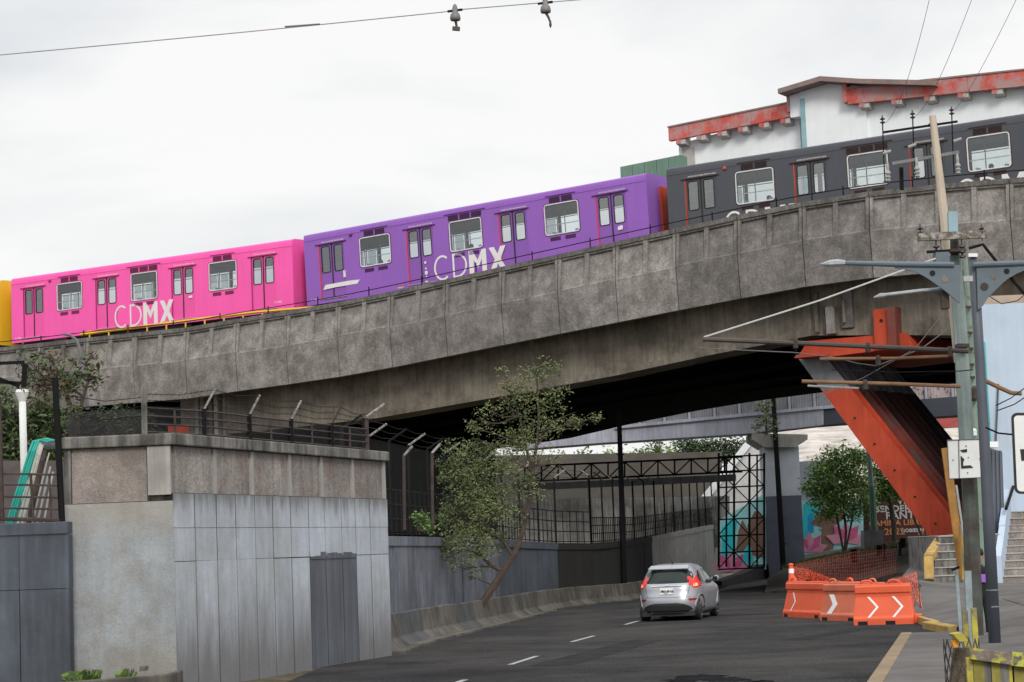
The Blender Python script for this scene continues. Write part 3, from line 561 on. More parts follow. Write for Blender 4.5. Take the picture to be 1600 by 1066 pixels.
# right hall
a = top(1323, 133, 10.6); b = top(1600, 103, 10.6); k = (b[1] - a[1]) / (b[0] - a[0]); s1 = b[0] + 8
h = a[1] - top(1323, 160, 10.6)[1]
fascia(a[0], a[1] - .18, s1, a[1] - .18 + k * (s1 - a[0]), 10.6, h * .86, 11, m_corb)
MB().sbox(a[0] - .2, a[0], 10.55, 11.6, a[1] - h, a[1] + .12).build('cornice_end', m_fasc, st)
MB().sbox(a[0] + .35, s1, 11.12, 24, 10, a[1] - .3, 10, a[1] - .3 + k * (s1 - a[0] - .35)).build('wall', m_white, st)
p = top(1358, 170, 11.6); MB().tube([W(p[0], 11.05, p[1]), W(p[0], 11.05, p[1] - 4)], .045, 6).build('drain_pipe', m_cop, st)
gs = thing('green_shed', 'green sheet metal roof strip left of the white station', 'shed', WS(1015, 270, 8))
a, b = top(969, 261, 8), top(1064, 242, 8); n = 5
for i in range(n):
    u, v = i / n, (i + 1) / n; MB().sbox(a[0] + (b[0] - a[0]) * u, a[0] + (b[0] - a[0]) * v - .02, 8, 8.6, a[1] + (b[1] - a[1]) * u - 1.6, a[1] + (b[1] - a[1]) * u, a[1] + (b[1] - a[1]) * v - 1.6, a[1] + (b[1] - a[1]) * v).build('sheet_panel', m_green, gs)
# ------------------------------------------------------------------ red steel support
rs = thing('steel_support', 'slanted red orange steel girders propping up the viaduct over the steps', 'support', WS(1480, 838, 0))
A0, A1 = S(1247, 560, -.4), S(1452, 838, -.4); B0, B1 = S(1292, 560, -.4), S(1502, 826, -.4)
def onp(P, u, Q): return (P[0] + (Q[0] - P[0]) * u, P[1] + (Q[1] - P[1]) * u)
for k in range(5):
    o = -.4 + k * 1.45
    L = [onp(A0, u, A1) for u in (-.02, .19, 1.08)]; R_ = [onp(B0, u, B1) for u in (-.02, .17, 1.08)]
    for j in range(2):
        mb = MB(); (sa, za), (sb, zb), (sc_, zc), (sd, zd) = L[j], R_[j], R_[j + 1], L[j + 1]
        for oo, ow, ins in ((o, .07, 0), (o + .07, .55, .12), (o + .62, .07, 0)):
            pts = [(sa + ins, za), (sb - ins, zb), (sc_ - ins, zc), (sd + ins, zd)]
            mb.prism([W(s, oo, z) for s, z in pts], NN * ow)
        mb.build('inclined_girder', (m_gsteel if j == 0 else (m_red if k == 0 else m_redd if k < 2 else m_redk if k < 4 else m_dark)), rs)  # girders darken row by row: shade put into the paint colour
    for u in (.35, .5, .65, .8, .95):
        s, z = onp(A0, u, A1); s2, z2 = onp(B0, u, B1); MB().lathe(W((s + s2) / 2 - .1, o, (z + z2) / 2), [(.035, 0), (.035, .05)], -NN, 6).build('bolt', m_dhole, rs)
for k in range(4):
    o = .3 + k * 1.45; pts = [onp(A0, .28, A1), onp(B0, .28, B1), onp(B0, 1.08, B1), onp(A0, 1.08, A1)]
    pts = [(s + (.3 if i in (0, 3) else -.42), z) for i, (s, z) in enumerate(pts)]
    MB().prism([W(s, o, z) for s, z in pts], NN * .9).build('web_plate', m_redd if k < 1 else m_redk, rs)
X = [S(1247, 557, -1.1), S(1262, 533, -1.1), S(1415, 520, -1.1), S(1428, 541, -1.1), S(1300, 557, -1.1)]
MB().prism([W(s, -1.1, z) for s, z in X], NN * 7.5).build('cross_beam', m_red, rs)
MB().sbox(X[0][0] - .1, X[0][0] + 1.2, -1.2, 6.4, X[0][1] - .06, X[0][1] - .003).build('base_plate', m_red, rs)
a, b = S(1364, 484, -1.25), S(1391, 541, -1.25); MB().sbox(a[0], b[0], -1.25, -.86, b[1], a[1]).build('upright_box', m_red, rs)
MB().sbox(b[0], b[0] + .3, -1.4, -.86, b[1] - .1, a[1] + .02).build('upright_box', m_redd, rs)
c = S(1377, 501, -1.25); MB().lathe(W(c[0], -1.25, c[1]), [(.06, 0), (.06, .03)], -NN, 8).build('bolt', m_dhole, rs)
# ------------------------------------------------------------------ footbridge
fb = thing('footbridge', 'long lilac grey pedestrian footbridge passing behind and below the viaduct', 'footbridge', at(1222, 890, 112))
YB = 112
FT = [(800, 690), (940, 671), (1100, 655), (1287, 638)]; FB = [(800, 703), (940, 692), (1176, 677), (1287, 664)]
FT2 = [(1287, 639), (1430, 625), (1556, 614)]; FB2 = [(1287, 664), (1430, 653), (1556, 645)]
def yi(t, x): return lerp(t, x)
for xs, tt, bb, mm in (([800, 870, 940, 1020, 1100, 1176, 1287], FT, FB, m_fb), ([1287.3, 1360, 1430, 1500, 1556], FT2, FB2, m_fbd)):
    for x0, x1 in zip(xs, xs[1:]):
        q = [at(x0, yi(bb, x0), YB), at(x1 - .15, yi(bb, x1), YB), at(x1 - .15, yi(tt, x1), YB), at(x0, yi(tt, x0), YB)]
        MB().prism(q, (0, 2.6, 0)).build('girder', mm, fb)
def railing(x0, x1, y0, y1, h, mm, step, M=1):
    x = x0; n = int((x1 - x0) / step)
    for i in range(n):
        u, v = i / n, (i + 1) / n; xa, xb = x0 + (x1 - x0) * u, x0 + (x1 - x0) * v; ya, yb = y0 + (y1 - y0) * u, y0 + (y1 - y0) * v
        p, q = at(xa, ya, YB + .1), at(xb, yb, YB + .1); mb = MB(); m_ = 9
        for j in range(m_):
            a = p.lerp(q, j / m_); b = p.lerp(q, (j + 1) / m_); mb.quad(a, a.lerp(b, .5) + V((0, .07, 0)), a.lerp(b, .5) + V((0, .07, h)), a + V((0, 0, h))); mb.quad(a.lerp(b, .5) + V((0, .07, 0)), b, b + V((0, 0, h)), a.lerp(b, .5) + V((0, .07, h)))
        mb.build('railing_panel', mm, fb)
        MB().bar(p + V((0, -.06, 0)), p + V((0, -.06, h + .08)), .12).build('railing_post', m_fb, fb)
railing(960, 1312, 668, 634, 1.35, m_rail, 36)
MB().bar(at(960, 668, YB - .1), at(1312, 634, YB - .1), .1, .16).build('railing_kerb', m_fb, fb)
m_graf = mat('pinkish whitewashed corrugated panel', (.5, .42, .42), .8, .15, 2, col2=(.2, .13, .14), sc2=3.2, c2pos=(.52, .6))
railing(1322, 1530, 632, 618, 1.15, m_graf, 36)
MB().prism([at(1176, 677, YB - .6), at(1262, 679, YB - .6), at(1262, 687, YB - .6), at(1243, 699, YB - .6), at(1195, 699, YB - .6), at(1176, 687, YB - .6)], (0, 3.4, 0)).build('column_cap', m_pil, fb)
cb = at(1222, 890, YB - .2); w0 = at(1193, 700, YB - .2).x; w1 = at(1248, 700, YB - .2).x; zt = at(1220, 698, YB - .2).z; zm = at(1220, 775, YB - .2).z
MB().box((w0, YB - .2, zm), (w1, YB + 1.8, zt)).build('column', mat('pale lilac column paint', (.62, .65, .72), .8, .1, .8, stain=.2), fb); MB().box((w0 - .003, YB - .203, 0), (w1 + .003, YB + 1.8, zm - .003)).build('column_base', mat('blue grey painted column', (.12, .13, .175), .8, .12), fb)
# stair tower lattice
lt = thing('lattice_tower', 'black steel lattice scaffold tower left of the footbridge column', 'scaffold', at(1158, 885, 104))
YL = 104; px0, px1 = 1123, 1194; lv = [888, 862, 836, 810, 784, 760, 735, 712]
for x in (1123, 1147, 1171, 1194):
    MB().tube([at(x, 886, YL), at(x, 708, YL)], .06, 6).build('post', m_blk, lt)
for x in (1135, 1183): MB().tube([at(x, 886, YL + 2), at(x, 712, YL + 2)], .05, 6).build('post', m_blk, lt)
for y in lv: MB().bar(at(px0 - 1, y + 2, YL), at(px1 + 1, y - 1, YL), .07).build('rail', m_blk, lt)
for i in range(len(lv) - 1):
    for j, (xa, xb) in enumerate(((1123, 1147), (1147, 1171), (1171, 1194))):
        if (i + j) % 2: xa, xb = xb, xa
        MB().tube([at(xa, lv[i], YL + .05), at(xb, lv[i + 1], YL + .05)], .03, 5).build('brace', m_blk, lt)
# horizontal truss walkway
tr = thing('truss_walkway', 'thin black truss walkway with grey deck below the footbridge', 'walkway', at(1000, 760, 100))
for i in range(13):
    x0 = 820 + i * 26; x1 = x0 + 26; yt = lambda x: 729 - (x - 820) * .045; yb = lambda x: 753 - (x - 820) * .045
    MB().tube([at(x0, yb(x0), 100), at(x0, yt(x0), 100)], .045, 5).build('truss_post', m_blk, tr)
    MB().tube([at(x0, yb(x0) if i % 2 else yt(x0), 100), at(x1, yt(x1) if i % 2 else yb(x1), 100)], .035, 5).build('truss_brace', m_blk, tr)
MB().bar(at(815, 729, 100), at(1160, 714, 100), .09).build('top_chord', m_blk, tr); MB().bar(at(815, 753, 100), at(1160, 737, 100), .09).build('bottom_chord', m_blk, tr)
MB().hexa([at(800, 768, 99.5), at(1150, 752, 99.5), at(1150, 752, 102), at(800, 768, 102), at(800, 757, 99.5), at(1150, 741, 99.5), at(1150, 741, 102), at(800, 757, 102)]).build('deck', m_gsteel, tr)
# ------------------------------------------------------------------ far walls, hill, murals
def slab(name, pts, Y, th, m, label, cat, **k):
    return MB().prism([at(x, y, Y) for x, y in pts], (0, th, 0)).build(name, m, label=label, cat=cat, **k)
slab('far_wall', [(760, 712), (1000, 708), (1128, 706), (1128, 800), (760, 800)], 128, .5, m_tan, 'long brownish wall seen through the black truss walkway', 'wall')
slab('far_wall', [(740, 782), (1140, 775), (1140, 856), (740, 856)], 118, .4, mat('grimy whitewashed wall', (.46, .44, .41), .9, .25, .5, stain=.6, streak=.5), 'grimy whitish low wall behind the railings under the bridge', 'wall')
wp = thing('pale_panels', 'pair of pale panels seen through the railings beside the black round post', 'panel', at(978, 850, 116))
for x in (956, 978): MB().prism([at(x, 850, 116), at(x + 9, 850, 116), at(x + 9, 795, 116), at(x, 790, 116)], (0, .1, 0)).build('door_panel', m_pil, wp)
rp = thing('stair_ramp', 'pale concrete stair ramp climbing right towards the footbridge column', 'ramp', at(1130, 850, 122))
MB().prism([at(x, y, 122) for x, y in ((1040, 850), (1060, 820), (1118, 752), (1172, 684), (1200, 684), (1200, 850))], (0, 1.2, 0)).build('side_wall', mat('pale stair ramp concrete', (.62, .61, .60), .9, .1, 1, stain=.3), rp)  # ramp side in one even pale concrete
MB().prism([at(x, y, 121.8) for x, y in ((1046, 838), (1168, 688), (1180, 688), (1062, 838))], (0, .2, 0)).build('handrail_wall', m_white, rp)
hl = []
for j, (y0, Y) in enumerate(((850, 150), (790, 156), (735, 165), (680, 185), (655, 215))): hl.append([at(x, y0 + random.uniform(-5, 5) + (x - 1200) * -.03 + (14 if x in (1200,) else 0), Y) for x in (1200, 1260, 1330, 1400, 1470, 1560, 1700)])
ter('hillside', hl, m_rock)
MB().prism([at(x, y, 140) for x, y in ((1445, 651), (1560, 646), (1560, 664), (1445, 670))], (0, 1, 0)).build('red_wall', mat('red painted wall', (.36, .07, .06), .8), label='red painted wall band beyond the slanted red girders', cat='wall')
slab('sheet_wall', [(1238, 722), (1310, 718), (1310, 860), (1238, 862)], 124, .3, m_shed, 'dark slate sheet wall behind the footbridge column and trees', 'wall')
# generic painted murals (plain petals, ribbons and bands)
def mural(nm, label, base, Y, shapes, mb_):
    t = thing('mural_wall', label, 'mural', at(base[0][0], base[0][1], Y)); MB().prism([at(x, y, Y) for x, y in base], (0, .3, 0)).build('wall', mb_, t)
    for i, (m_, pts) in enumerate(shapes):
        MB().prism([at(x, y, Y - .012 - .006 * i) for x, y in pts], (0, -.003, 0)).build('painted_shape', m_, t)
    return t
def petals(cx, cy, r, m1, m2):
    out = []
    for k in range(5):
        a = pi / 2 + (k - 2) * .62; d = (cos(a), -sin(a)); q = (-d[1], d[0]); out.append((m1 if k % 2 else m2, [(cx, cy), (cx + d[0] * r * .5 + q[0] * r * .26, cy + d[1] * r * .5 + q[1] * r * .26), (cx + d[0] * r, cy + d[1] * r), (cx + d[0] * r * .5 - q[0] * r * .26, cy + d[1] * r * .5 - q[1] * r * .26)]))
    return out
mural('m', 'cyan, brown and pink mural behind the black lattice tower', [(1126, 897), (1197, 890), (1197, 770), (1126, 812)], 112, [
    (m_cyan, [(1128, 885), (1150, 880), (1146, 845), (1152, 815), (1140, 812), (1128, 825)]), (m_skin2, [(1150, 862), (1165, 860), (1172, 835), (1160, 812), (1154, 830)]), (m_skin2, [(1166, 865), (1196, 872), (1196, 808), (1180, 798), (1168, 820)]),
    (m_cyan, [(1160, 885), (1178, 884), (1172, 848), (1162, 860)])] + petals(1142, 893, 34, m_pink2, m_pink3), m_skyb)
mural('m', 'light blue mural with pink flowers and brown shapes right of the footbridge column', [(1250, 868), (1349, 852), (1349, 785), (1250, 782)], 114.6, [
    (m_cyan, [(1252, 846), (1266, 842), (1278, 795), (1272, 783), (1256, 788)]), (m_cyand, [(1262, 835), (1272, 832), (1270, 800), (1262, 806)]), (m_skin2, [(1282, 862), (1302, 858), (1304, 822), (1322, 808), (1306, 790), (1284, 800), (1266, 818), (1284, 824)])]
    + petals(1264, 862, 32, m_pink2, m_pink3) + petals(1322, 848, 34, m_pink2, m_pink3), m_skyb)
tw = thing('lettered_wall', 'dark brown wall with white and orange painted safe path lettering', 'wall', at(1420, 848, 115))
MB().prism([at(x, y, 115) for x, y in ((1349.5, 852), (1480, 846), (1480, 765), (1349.5, 768))], (0, .3, 0)).build('wall', mat('maroon brown painted wall', (.115, .04, .04), .85, .15), tw)
dx = (at(1460, 804, 114.9) - at(1370, 804, 114.9))
for body, x, y, sz, mm in (('VIVE UN', 1402, 788, .5, m_wtext), ('SENDERO SEGURO', 1368, 800.5, .47, m_wtext), ('PANTITLAN', 1384, 811.5, .55, m_wtext), ('CAMINA LIBRE CAMINA SEGURA', 1358, 822.5, .40, m_otext), ('2022', 1382, 836, .5, m_otext), ('GOBIERNO', 1408, 832, .26, m_wtext), ('CIUDAD', 1434, 836, .3, m_otext)):
    p = at(x, y, 114.97); text('lettering', body, mm, frame(p, (1, 0, .0), (0, 0, 1)), sz, tw, bold=.012, spacing=1.05, sx=1.08)
# ------------------------------------------------------------------ retaining wall block
rw = thing('retaining_wall', 'tall pale concrete retaining wall block at left with board marked face', 'wall', at(268, 1050, 33.8))
c0 = at(268, 675, 33.8); c1 = at(603, 713, 42.7); c0.z = c1.z = 0; cA = at(97, 680, 33.8); cA.z = 0; cA.y = c0.y + .1
dB = (c1 - c0).normalized(); nB = V((-dB.y, dB.x, 0)); nB = nB if nB.x < 0 else -nB; dA = (cA - c0).normalized(); nA = V((0, 1, 0))
def sB(px): d = ray(px, 860); k = (c0 - V((0, 0, 0))).cross(V((dB.x, dB.y, 0))).z / (V((d.x, d.y, 0)).cross(V((dB.x, dB.y, 0))).z); return (V((d.x, d.y, 0)) * k - c0).dot(dB)
LB = (c1 - c0).length; ztop = 4.08; zk = 3.12
def wb(s0, s1, o0, o1, z0, z1, D=dB, Nn=nB, c=c0):
    return MB().hexa([c + D * s0 + Nn * o0 + V((0, 0, z0)), c + D * s1 + Nn * o0 + V((0, 0, z0)), c + D * s1 + Nn * o1 + V((0, 0, z0)), c + D * s0 + Nn * o1 + V((0, 0, z0)), c + D * s0 + Nn * o0 + V((0, 0, z1)), c + D * s1 + Nn * o0 + V((0, 0, z1)), c + D * s1 + Nn * o1 + V((0, 0, z1)), c + D * s0 + Nn * o1 + V((0, 0, z1))])
# core
far = c1 + nB * 3
MB().prism([c0 + nB * .12 + dB * .12, c1 + nB * .12 - dB * .02, c1 + nB * 5 - dB * .02, cA + V((.02, 5, 0)), cA + V((.05, .15, 0)), c0 + V((0, .15, 0))], (0, 0, 3.85)).build('core', m_wallu, rw)
def clampB(l): return [max(0, min(LB, sB(x))) for x in l]
pxs = [268, 306, 340, 370, 400, 428, 456, 484, 509, 535, 557, 580, 603]; sj = clampB(pxs); sj[0] = 0; sj[-1] = LB
for i, (a, b) in enumerate(zip(sj, sj[1:])):
    for z0, z1 in ((-.1, 2.02 + random.uniform(-.012, .012)), (2.032, 2.56), (2.568, zk)):
        off = random.uniform(-.004, .004); g = .022; dark = 7 <= i <= 9 and z1 < 2.1
        wb(a + g, b - g, off, .14, z0, z1).build('board_panel', m_patch if dark else m_wall, rw)
for i in (7, 8, 9):
    for u in range(3): wb(sj[i] + .03 + (sj[i + 1] - sj[i] - .05) * u / 3, sj[i] + .03 + (sj[i + 1] - sj[i] - .05) * (u + 1) / 3, -.012, -.006, 1.98, 2.03 + random.uniform(.0, .09)).build('paint_edge', m_patch, rw)
wb(0, LB, .013, .14, -.1, zk).build('joint_backing', m_dark, rw)
pil = clampB([276, 339, 397, 456, 506, 555]); pil = [-.0] + pil[1:] + [LB]
for i, (a, b) in enumerate(zip(pil, pil[1:])):
    wb(a + .14, b - .02, .05, .13, zk + .01, ztop - .2).build('upper_panel', m_wallu, rw)
for a in pil[1:-1]: wb(a - .0, a + .12, .02, .13, zk + .01, ztop - .2).build('pilaster', m_pil, rw)
wb(LB - .14, LB + .0, .02, .8, zk + .01, ztop - .2).build('end_pilaster', m_pil, rw)
wb(-.05, LB + .05, -.06, .3, ztop - .19, ztop, ).build('coping', m_wallc, rw, bevel=.02)
LA = (cA - c0).length
wb(.0, LA, 0, .15, -.1, zk - .12, dA, nA).build('face_panel', m_walla, rw)
wb(.42, LA - .12, .03, .15, zk - .11, ztop - .2, dA, nA).build('upper_panel', mat('rough pinkish brown concrete', (.27, .235, .215), .95, .25, 2.2, bump=.7, speck=.25, stain=.15), rw)
wb(.03, .4, -.02, .15, zk - .02, ztop - .2, dA, nA).build('pilaster', m_pil, rw); wb(LA - .11, LA, 0.0, .15, zk - .11, ztop - .2, dA, nA).build('pilaster', m_wallc, rw)
wb(-.04, LA + .02, -.07, .3, ztop - .19, ztop - .001, dA, nA).build('coping', m_wallc, rw, bevel=.02)
# ledge in front of the face
lg = [gnd(275, 1064, 0), gnd(100, 1100, 0)]
MB().prism([c0 + V((.05, -.02, 0)), c0 + V((.02, -1.1, 0)), cA + V((0, -2.6, 0)), cA + V((0, -.02, 0))], (0, 0, .2)).build('earth_ledge', m_earth, kind='structure')
MB().prism([c0 + V((.1, -.0, 0)), c0 + V((.1, -1.2, 0)), cA + V((0, -2.75, 0)), cA + V((0, -2.62, 0)), c0 + V((.01, -1.1, 0)), c0 + V((.01, -.0, 0))], (0, 0, .32)).build('ledge_kerb', m_jers, kind='structure', bevel=.02)
random.seed(3)
for nm, (x, y), r_, n in (('weed_clump', (130, 1050), .22, 240), ('weed', (198, 1043), .07, 40)):
    mb = MB(); p = at(x, y, 33.2); p.z = .2
    for i in range(n):
        a = random.uniform(0, 6.28); d = V((cos(a), sin(a) * .6, 0)); q = p + d * random.uniform(0, r_); l = random.uniform(.08, .22); mb.k = random.choice((0, 1)); mb.add([q, q + d * .05 + V((.03, 0, l)), q + d * .12 + V((-.02, 0, l * .8))], [(0, 1, 2)])
    mb.build(nm, [LEAF[4], LEAF[0]], label='tuft of fresh green weeds at the foot of the pale wall' if n > 100 else 'tiny green weed right of the larger tuft', cat='plant')
MB().box(tuple(at(218, 1049, 33.0)), tuple(at(232, 1040, 33.3))).build('loose_brick', m_cop, label='small grey block lying on the ledge below the pale wall', cat='block')
# ------------------------------------------------------------------ slate blue wall at left
sw = thing('boundary_wall', 'dark slate blue painted wall at the left edge', 'wall', at(50, 1060, 33.5))
zt = at(50, 817, 33.3).z; xr = at(108, 900, 33.3).x
for i, (a, b) in enumerate(((-1.0, -.0), (-2.05, -1.01), (-3.1, -2.06))):
    pass
for x0, x1 in ((xr - .78, xr), (xr - 1.75, xr - .785), (xr - 2.8, xr - 1.755)):
    MB().box((x0 + .004, 33.3, -.2), (x1 - .004, 33.6, zt - 1.05)).build('wall_panel', m_blue, sw)
    MB().box((x0 + .002, 33.302 , zt - 1.04), (x1, 33.6, zt - .2)).build('wall_panel', m_blue, sw)
MB().box((xr - 2.8, 33.27, zt - .19), (xr, 33.62, zt)).build('coping', m_blue, sw, bevel=.01)
# ------------------------------------------------------------------ road wall, jersey barriers, fences
rwall = thing('road_wall', 'long bluish grey wall lining the road under the bridge', 'wall', at(700, 1000, 55))
bp = [(609, 1022), (640, 1010), (675, 1000), (730, 987), (780, 975), (830, 962), (880, 951), (930, 944), (985, 939), (1045, 925)]
base = [gnd(x, y) for x, y in bp]
wallp = []
for i, p in enumerate(base):
    d = (base[min(i + 1, len(base) - 1)] - base[max(i - 1, 0)]).normalized(); wallp.append(p + V((-d.y, d.x, 0)) * 1.35)
wallp[0] = V((c1.x + .1, 43.9, 0)) + V((-.6, 0, 0)); wallp.append(at(1128, 895, 121)); wallp[-1].z = 0
tops = [2.52, 2.50, 2.47, 2.45, 2.43, 2.42, 2.3, 2.2, 2.15, 2.25, 3.08]
def resample(path, vals, step):
    P = []; Z = []
    for i in range(len(path) - 1):
        a, b = path[i], path[i + 1]; n = max(1, round((b - a).length / step))
        for j in range(n): P.append(a.lerp(b, j / n)); Z.append(vals[i] + (vals[i + 1] - vals[i]) * j / n)
    return P + [path[-1]], Z + [vals[-1]]
WP, WZ = resample(wallp, tops, 2.5)
for i in range(len(WP) - 1):
    a, b = WP[i], WP[i + 1]; d = (b - a).normalized(); a2, b2 = a + d * .01, b - d * .01; off = V((-d.y, d.x, 0)) * random.uniform(-.012, .012)
    mm = m_pil if i > len(WP) - 13 else (m_bluew if WP[i].y < 67 else m_blue if WP[i].y < 74 else m_dark)  # panels step darker under the bridge, painting its shade onto the wall
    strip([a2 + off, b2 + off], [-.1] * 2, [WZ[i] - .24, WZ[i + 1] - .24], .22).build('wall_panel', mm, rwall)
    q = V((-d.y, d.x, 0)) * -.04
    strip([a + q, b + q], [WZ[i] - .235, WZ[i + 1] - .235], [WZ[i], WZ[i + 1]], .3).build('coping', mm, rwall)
# jersey barrier segments
JP, JZ = resample(base[:9] + [gnd(1045, 925)], [0] * 10, 2.9)
def jersey(a, b, h0, h1, m, label):
    d = (b - a).normalized(); q = V((-d.y, d.x, 0)); mb = MB(); a = a + d * .015; b = b - d * .015
    pr = [(0, 0), (0, .07), (.2, .3), (.27, 1), (.43, 1), (.5, .3), (.66, .07), (.66, 0)]; rs_ = []
    for p, h in ((a, h0), (a.lerp(b, .5), (h0 + h1) / 2 + random.uniform(-.02, .02)), (b, h1)): rs_ += [p + q * x + V((0, 0, z * h)) for x, z in pr]
    n = len(pr); mb.add(rs_, [(k * n + i, k * n + i + 1, (k + 1) * n + i + 1, (k + 1) * n + i) for k in range(2) for i in range(n - 1)] + [tuple(range(n)), tuple(range(2 * n, 3 * n))])
    return mb.build('concrete_barrier', m, label=label, cat='barrier', group='concrete barrier blocks along the left kerb', bevel=.02)
jl = ['pale short concrete barrier block beside the tall retaining wall corner', 'dark painted concrete barrier block, second from the retaining wall', 'stained concrete barrier block below the left edge of the leaning tree', 'concrete barrier block with black scrapes left of the tree trunk', 'concrete barrier block right in front of the leaning tree trunk']
for i in range(len(JP) - 1):
    f = i / (len(JP) - 2); h = .74 - .14 * f
    lab = jl[i] if i < len(jl) else ('low shaded concrete barrier block, %s one past the tree trunk' % ['first', 'second', 'third', 'fourth', 'fifth', 'sixth', 'seventh', 'eighth', 'ninth', 'tenth', 'eleventh', 'twelfth', 'thirteenth', 'fourteenth', 'fifteenth', 'sixteenth', 'seventeenth', 'eighteenth', 'nineteenth', 'twentieth', 'last'][min(20, i - 5)])
    jersey(JP[i], JP[i + 1], h, h, m_jersd if i in (1, 4) else m_jers, lab)
    if i < 9:
        d = (JP[i + 1] - JP[i]).normalized(); q = V((d.y, -d.x, 0)); MB().hexa([p + V((0, 0, z)) for z in (0, .05) for p in (JP[i] + q * .32, JP[i + 1] + q * .32, JP[i + 1], JP[i])]).build('gutter_strip', m_jers, kind='structure')
random.seed(11)
sk = MB()
for i in range(16):
    u = .2 + i * .045; p = JP[3].lerp(JP[4], u); d = (JP[4] - JP[3]).normalized(); q = V((-d.y, d.x, 0)); p = p + q * .262 + V((0, 0, .62)); sk.add([p, p + d * .05, p + d * -.12 + V((0, 0, -.24)) - q * .035, p + d * -.17 + V((0, 0, -.24)) - q * .035], [(0, 1, 2, 3)])
# fence on top of the road wall
rf_ = thing('road_fence', 'black steel railing fence with angled barbed posts on the wall under the bridge', 'fence', WP[0] + V((0, 0, 2.5)))
def fencerun(par, P, Z, hr, hp, step, gap, arm=.45, m=m_blk, rails=4, net=None, skip=(), armv=None, vert=.5, pr=.035):
    Q, Y_ = resample(P, Z, step); n = len(Q)
    for k in range(rails):
        h = .06 + (hr - .06) * k / (rails - 1); MB().tube([p + V((0, 0, z + h)) for p, z in zip(Q, Y_)], .018, 4).build('rail', m, par)
    V_ = MB()
    for i in range(n - 1):
        mv = int((Q[i + 1] - Q[i]).length / vert)
        for j in range(1, mv): u = j / mv; p = Q[i].lerp(Q[i + 1], u); z = Y_[i] + (Y_[i + 1] - Y_[i]) * u; MB().bar(p + V((0, 0, z)), p + V((0, 0, z + hr)), .03).build('picket', m, par)
    tips = []
    for i, (p, z) in enumerate(zip(Q, Y_)):
        if i in skip: continue
        MB().bar(p + V((0, 0, z - .02)), p + V((0, 0, z + hp)), pr * 2).build('post', m, par)
        if arm:
            av = armv or V((.9, 0, .55)); t = p + V((0, 0, z + hp)) + av * arm; MB().tube([p + V((0, 0, z + hp - .02)), t], pr * .8, 5).build('post_arm', m_silv if i % 2 == 0 and m is not m_rust else m, par); tips.append((p + V((0, 0, z + hp)), t))
    return tips
tips = fencerun(rf_, [p + V((-.02, .12, 0)) for p in wallp[:9]], tops[:9], 1.15, 2.35, 2.6, 0, arm=.5)
for f in (.15, .55, .95):
    mb = MB()
    for (a, b), (c, d) in zip(tips, tips[1:]): p, q = a.lerp(b, f), c.lerp(d, f); mb.tube([p, p.lerp(q, .5) - V((0, 0, .04)), q], .008, 3, cap=False)
    mb.build('barbed_wire', m_blk, rf_)
tips = fencerun(rf_, [p + V((0, .12, 0)) for p in wallp[8:]], tops[8:], .95, 2.5, 3.2, 0, arm=.4, armv=V((-.7, 0, .5)))
# tall posts with whitish arms by the wall corner
for x, y0, y1 in ((632, 712, 828), (676, 708, 828)):
    p, q = at(x, y1, 46.5), at(x - 1, y0, 46.5); t = thing('barbed_post', 'rusty post with pale angled arm, %s of two just right of the retaining wall' % ('left' if x < 650 else 'right'), 'post', p, group='tall fence posts right of the retaining wall')
    MB().tube([p, q], .035, 6).build('post', m_rust, t); MB().tube([q, q + V((.2, 0, .2))], .03, 6).build('post_arm', m_silv, t)
# wall-top fence of the retaining block
wf = thing('wall_fence', 'dark railing with dark mesh and barbed wire on top of the retaining wall', 'fence', c0 + V((0, 0, ztop)))
p_ = [(c0 + dB * .1 + nB * .12), c1 - dB * .15 + nB * .12]
hs = 1.02
pts = []
for x in (253, 334, 405, 470, 533, 588):
    s = max(.05, sB(x)) if x > 268 else -.35; pts.append(c0 + dB * max(s, .05) + nB * .12 + (dA * .35 if x < 268 else V((0, 0, 0))) + V((0, 0, ztop)))
for i, p in enumerate(pts):
    h = [.78, .42, .48, .42, .38, .62][i] * 1.9 / 1.6
    if i == 0: MB().bar(p, p + V((0, 0, .78)), .08).build('post', m_wallc, wf); tp = (p + V((0, 0, .72)), p + V((0, 0, .76)))
    else:
        MB().bar(p, p + V((0, 0, .47 if i < 5 else .62)), .07).build('post', m_blk if i < 5 else m_rust, wf)
        if i < 5: MB().tube([p + V((0, 0, .44)), p + V((.04, 0, .52)), p + V((.19, .05, .80))], .02, 6).build('post_arm', m_silv if i in (1, 2, 3) else m_rust, wf)
for k in range(4):
    h = .04 + .13 * k; MB().tube([p + V((0, 0, h)) for p in pts], .016, 4).build('rail', m_rust, wf)
for i in range(5):
    for u in (.5,): p = pts[i].lerp(pts[i + 1], u); MB().bar(p, p + V((0, 0, .43)), .035).build('picket', m_rust, wf)
for k, h in enumerate((.56, .67, .78)):
    mb = MB(); P = [pts[0] + V((0, 0, .45 + .1 * k))] + [p + V((.05 + .06 * k, 0, h)) for p in pts[1:5]] + [pts[5] + V((0, 0, .66 + .03 * k))]
    for a, b in zip(P, P[1:]):
        mb.tube([a, a.lerp(b, .5) - V((0, 0, .05)), b], .006, 3, cap=False)
        for j in range(1, 12): q = a.lerp(b, j / 12) - V((0, 0, .05 * (1 - abs(j - 6) / 6))); mb.bar(q - V((.02, 0, .02)), q + V((.02, 0, .02)), .006)
    mb.build('barbed_wire', m_blk, wf)
PA = [pts[0], cA + V((.0, .25, ztop))]
for k, h in enumerate((.3, .45, .6)):
    MB().tube([PA[0] + V((0, 0, h)), PA[0].lerp(PA[1], .5) + V((0, 0, h - .03)), PA[1] + V((0, 0, h + .1))], .007, 3).build('barbed_wire', m_blk, wf)
net2 = netm('thin chain link mesh', (.03, .03, .03), 1, 1, .3)
